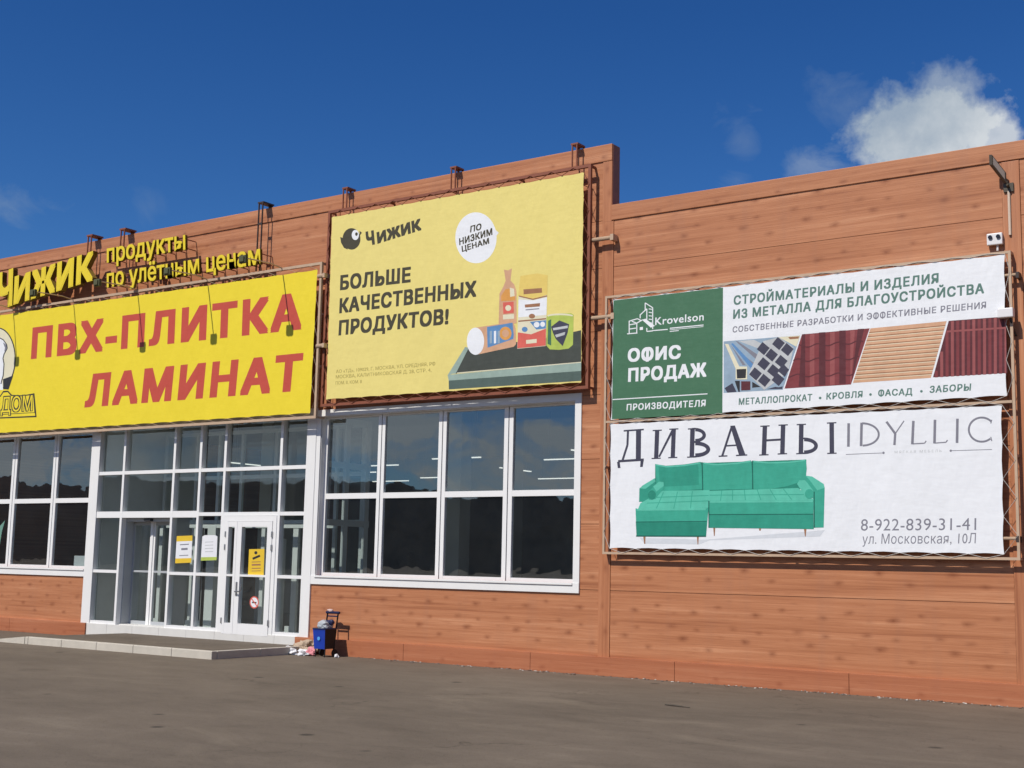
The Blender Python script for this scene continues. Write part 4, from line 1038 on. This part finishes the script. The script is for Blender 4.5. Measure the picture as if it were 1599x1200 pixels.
def posters():
    n = -.03; ink = V_INK; yel = vinyl('poster_yellow', (.74, .50, .04)); wh = vinyl('poster_white', (.76, .77, .80))
    def sheet(name, label, quad, m, n=n):
        t = thing(name, label, 'poster', at(*quad[3], n)); p = Print(n); p.poly(quad, m, 0); return t, p
    t, p = sheet('poster', 'white notice with yellow bands on the glass right of the sliding door', [(276, 838), (300.5, 837), (298.5, 879), (273.5, 880)], wh)
    p.poly([(276, 837.5), (300.6, 836.5), (300.2, 845), (275.6, 846)], yel, 1); p.poly([(274, 872.5), (298.9, 871.8), (298.5, 879), (273.5, 880)], yel, 1)
    p.line([(281, 851), (295, 850.2)], 1.6, ink, 1); p.line([(283, 858), (293, 857.4)], 3.2, ink, 1); p.line([(280, 868), (294, 867.3)], 1.3, ink, 1); p.build('sheet', t)
    t, p = sheet('poster', 'white notice with a green lower edge on the glass left of the hinged door', [(316, 838), (320, 836), (336, 836), (339.5, 838), (338, 875), (313.5, 876)], wh)
    p.poly([(314, 870.5), (338.3, 870), (338, 875), (313.5, 876)], V_LIME, 1)
    for y in (847, 852, 857, 862): p.line([(320, y), (333, y-.6)], 1.2, V_STEEL, 1)
    p.build('sheet', t)
    nd = .0
    t, p = sheet('poster', 'yellow poster with dark writing taped inside the hinged door glass', [(389, 858), (413, 857.5), (411.5, 901), (387, 901.5)], yel, nd)
    p.disc(399.5, 863.5, 2.4, 2.6, V_BLACK, 1, 14); p.line([(394.5, 873), (406, 868)], 3.4, V_BLACK, 1)
    for y, w in ((878, 1.2), (882.5, 2.6), (888, 1.4), (892, 1.0)): p.line([(393, y), (407, y-.4)], w, V_TAN2, 1)
    p.build('sheet', t)
    t = thing('sticker', 'round red and white prohibition sticker low on the hinged door glass', 'sticker', at(397, 949, nd)); p = Print(nd)
    p.disc(397, 941, 7.2, 9.6, V_PINKR, 0); p.disc(397, 941, 5.6, 7.6, wh, 1); p.line([(393, 935.5), (401, 946.5)], 1.6, V_PINKR, 3); p.line([(393.5, 941), (400.5, 941.5)], 2.2, V_BLACK, 2)
    p.build('sheet', t)
    b = MB(); q = at(117, 868, -.2); b.box(q.x-.02, -23.42, -.23, -.20, 1.44, fz(117, 868, -.2), PARTW)
    tag(b.build('display_board'), 'small pale board standing inside the lower right pane of the left window', 'board')
    b = MB(); q = at(2, 830, -.4); m = plain('mint_card', (.35, .62, .5), .5)
    b.prism([(q.x-.4, .4, q.z-.35), (q.x-.02, .4, q.z-.3), (q.x+.02, .4, q.z), (q.x+.11, .4, q.z+.25), (q.x-.1, .4, q.z+.1), (q.x-.4, .4, q.z+.15)], .01, m)
    tag(b.build('display_card'), 'mint green card behind the left window at the edge of the photo', 'board')
posters()

# ================================================================== TROLLEY AND LITTER
def blob(b, c, rx, ry, rz, m, seed, rough=.35):
    """crumpled film or paper: an uneven lump with sharp creases, resting on the ground"""
    from mathutils import noise
    r = bmesh.ops.create_icosphere(b.bm, subdivisions=4, radius=1); i = b.mi(m); off = Vector((seed*7.3, seed*1.9, seed*4.1))
    for v in r['verts']:
        d = v.co.copy()
        k = 1 + rough*noise.noise(d*1.3+off)*1.1 + rough*.55*(.35-abs(noise.noise(d*2.6+off*2))) + rough*.3*(.3-abs(noise.noise(d*6+off)))
        k *= (abs(d.x)**3+abs(d.y)**3+abs(d.z)**3)**(-1/3)*.9
        v.co = Vector((c[0]+d.x*rx*k, c[1]+d.y*ry*k, max(c[2]+d.z*rz*k, .004)))
        for f in v.link_faces: f.material_index = i
def trolley():
    X, Y = -16.10, -.42
    blue = plain('trolley_blue', (.012, .045, .36), .45, var=.15); navy = plain('trolley_navy', (.012, .018, .07), .5); blk = plain('trolley_black', (.012, .012, .014), .6); bag = plain('bag_film', (.42, .45, .48), .45, var=.3, scale=25)
    t = thing('shopping_trolley', 'small blue wheeled trolley with a dark handle against the wood print wall', 'trolley', (X, Y, 0))
    b = MB(); w0, w1, d = .125, .145, .15
    lo = [(X-w0, Y-d*.8, .14), (X+w0, Y-d*.8, .14), (X+w0, Y+d*.8, .14), (X-w0, Y+d*.8, .14)]; hi = [(X-w1, Y-d, .49), (X+w1, Y-d, .49), (X+w1, Y+d, .49), (X-w1, Y+d, .49)]
    b.face(lo[::-1], blk)
    for k, m in enumerate((blue, blk, blk, blk)):
        j = (k+1) % 4; b.face([lo[k], lo[j], hi[j], hi[k]], m)
    b.face([tuple(Vector(v)*1+Vector((0, 0, -.03))) for v in hi], blk)
    for k in range(4): b.tube([hi[k], hi[(k+1) % 4]], .012, navy, 6)
    b.build('bin', t)
    b = MB(); y = Y-d*.9-.014; b.tube([(X, y+.006, .32), (X, y, .32)], .034, plain('emblem_blue', (.10, .35, .75), .4), 14); b.build('emblem', t)
    b = MB()
    for s in (-1, 1): b.tube([(X+s*.12, Y+d-.03, .12), (X+s*.125, Y+d+.01, .5), (X+s*.125, Y+d+.05, .76)], .014, blk, 8)
    b.tube([(X-.155, Y+d+.05, .765), (X+.155, Y+d+.05, .765)], .024, navy, 8); b.tube([(X-.125, Y+d+.045, .70), (X+.125, Y+d+.045, .70)], .012, navy, 8)
    b.build('handle', t)
    for s in (-1, 1):
        b = MB(); b.tube([(X+s*.135, Y+d-.04, .065), (X+s*.165, Y+d-.04, .065)], .065, blk, 16); b.build('wheel', t)
        b = MB(); b.tube([(X+s*.11, Y-.09, .15), (X+s*.11, Y-.10, .0)], .011, blk, 6); b.build('leg', t)
    b = MB(); blob(b, (X-.01, Y, .545), .13, .11, .085, bag, 5); blob(b, (X+.05, Y+.05, .57), .08, .08, .07, navy, 8)
    tag(b.build('rag_heap', smooth=False), 'crumpled grey plastic bag stuffed in the top of the blue trolley', 'bag')
    b = MB(); blob(b, (X-.07, Y+d+.05, .80), .07, .03, .022, plain('pink_cloth', (.62, .45, .42), .8), 11)
    tag(b.build('cloth'), 'pale pink cloth lying over the handle of the blue trolley', 'cloth')
    wh = plain('litter_white', (.70, .70, .72), .6); bg = plain('litter_beige', (.42, .32, .23), .7, var=.3, scale=20); pk = plain('litter_pink', (.66, .24, .27), .6)
    G = 'litter beside the platform'
    for (x, y, z, rx, ry, rz, m, sd, nm, lab) in ((-17.04, -.42, .06, .09, .07, .06, wh, 21, 'crumpled_bag', 'white crumpled plastic bag nearest the platform kerb'), (-16.72, -.22, .10, .22, .10, .11, bg, 22, 'paper_sack', 'beige crumpled sack leaning on the wall plinth beside the blue trolley'),
                                   (-16.80, -.50, .05, .10, .06, .05, wh, 23, 'crumpled_paper', 'white crumpled paper in front of the beige sack'), (-16.52, -.50, .045, .12, .06, .045, wh, 24, 'crumpled_wrapper', 'long white wrapper between the pink one and the crumpled paper'), (-16.40, -.44, .06, .09, .05, .06, pk, 25, 'pink_wrapper', 'pink wrapper on the asphalt left of the blue trolley'),
                                   (-15.80, -.42, .025, .035, .03, .025, wh, 26, 'paper_scrap', 'tiny white scrap on the asphalt right of the blue trolley')):
        b = MB(); blob(b, (x, y, z), rx, ry, rz, m, sd, .9)
        tag(b.build(nm), lab, 'litter', G)
    d_ = ray(1057, 1104); q = d_*(-EYE/d_.z)+Vector((0, -DIST, EYE)); b = MB()
    b.tube([(q.x-.18, q.y+.03, .012), (q.x-.05, q.y, .016), (q.x+.2, q.y-.05, .010)], [.009, .012, .005], plain('twig', (.085, .07, .055), .9), 6)
    tag(b.build('twig'), 'thin dark twig lying alone on the asphalt below the sofa banner', 'twig')
trolley()

def grit():
    """stone chips and flaked mortar along the foot of the wall"""
    rnd = random.Random(12); b = MB(); ms = [plain('chip_pale', (.55, .52, .47), .8), plain('chip_grey', (.20, .18, .16), .9), plain('chip_brown', (.16, .10, .07), .9)]
    for k in range(300):
        if k < 300: u = rnd.uniform(-15.6, -3.6); n = .085+abs(rnd.gauss(0, .10))
        else: u = rnd.uniform(-24, -8); n = rnd.uniform(2.5, 9)
        r = rnd.uniform(.005, .016) if k < 385 else rnd.uniform(.015, .028)
        m = ms[0] if rnd.random() < .33 else ms[rnd.choice((1, 2))]; i = b.mi(m)
        rr = bmesh.ops.create_icosphere(b.bm, subdivisions=1, radius=1); a = rnd.uniform(0, 3.1); sx = rnd.uniform(.8, 2.4)
        for v in rr['verts']:
            x, y, z = v.co.x*r*sx*rnd.uniform(.8, 1.2), v.co.y*r, v.co.z*r*.6
            v.co = Vector((u+x*math.cos(a)-y*math.sin(a), -n+x*math.sin(a)+y*math.cos(a), max(z+r*.45, .001)))
            for f in v.link_faces: f.material_index = i
    tag(b.build('gravel'), 'loose stone chips and flaked mortar scattered at the foot of the wall', 'gravel', kind='stuff')
grit()
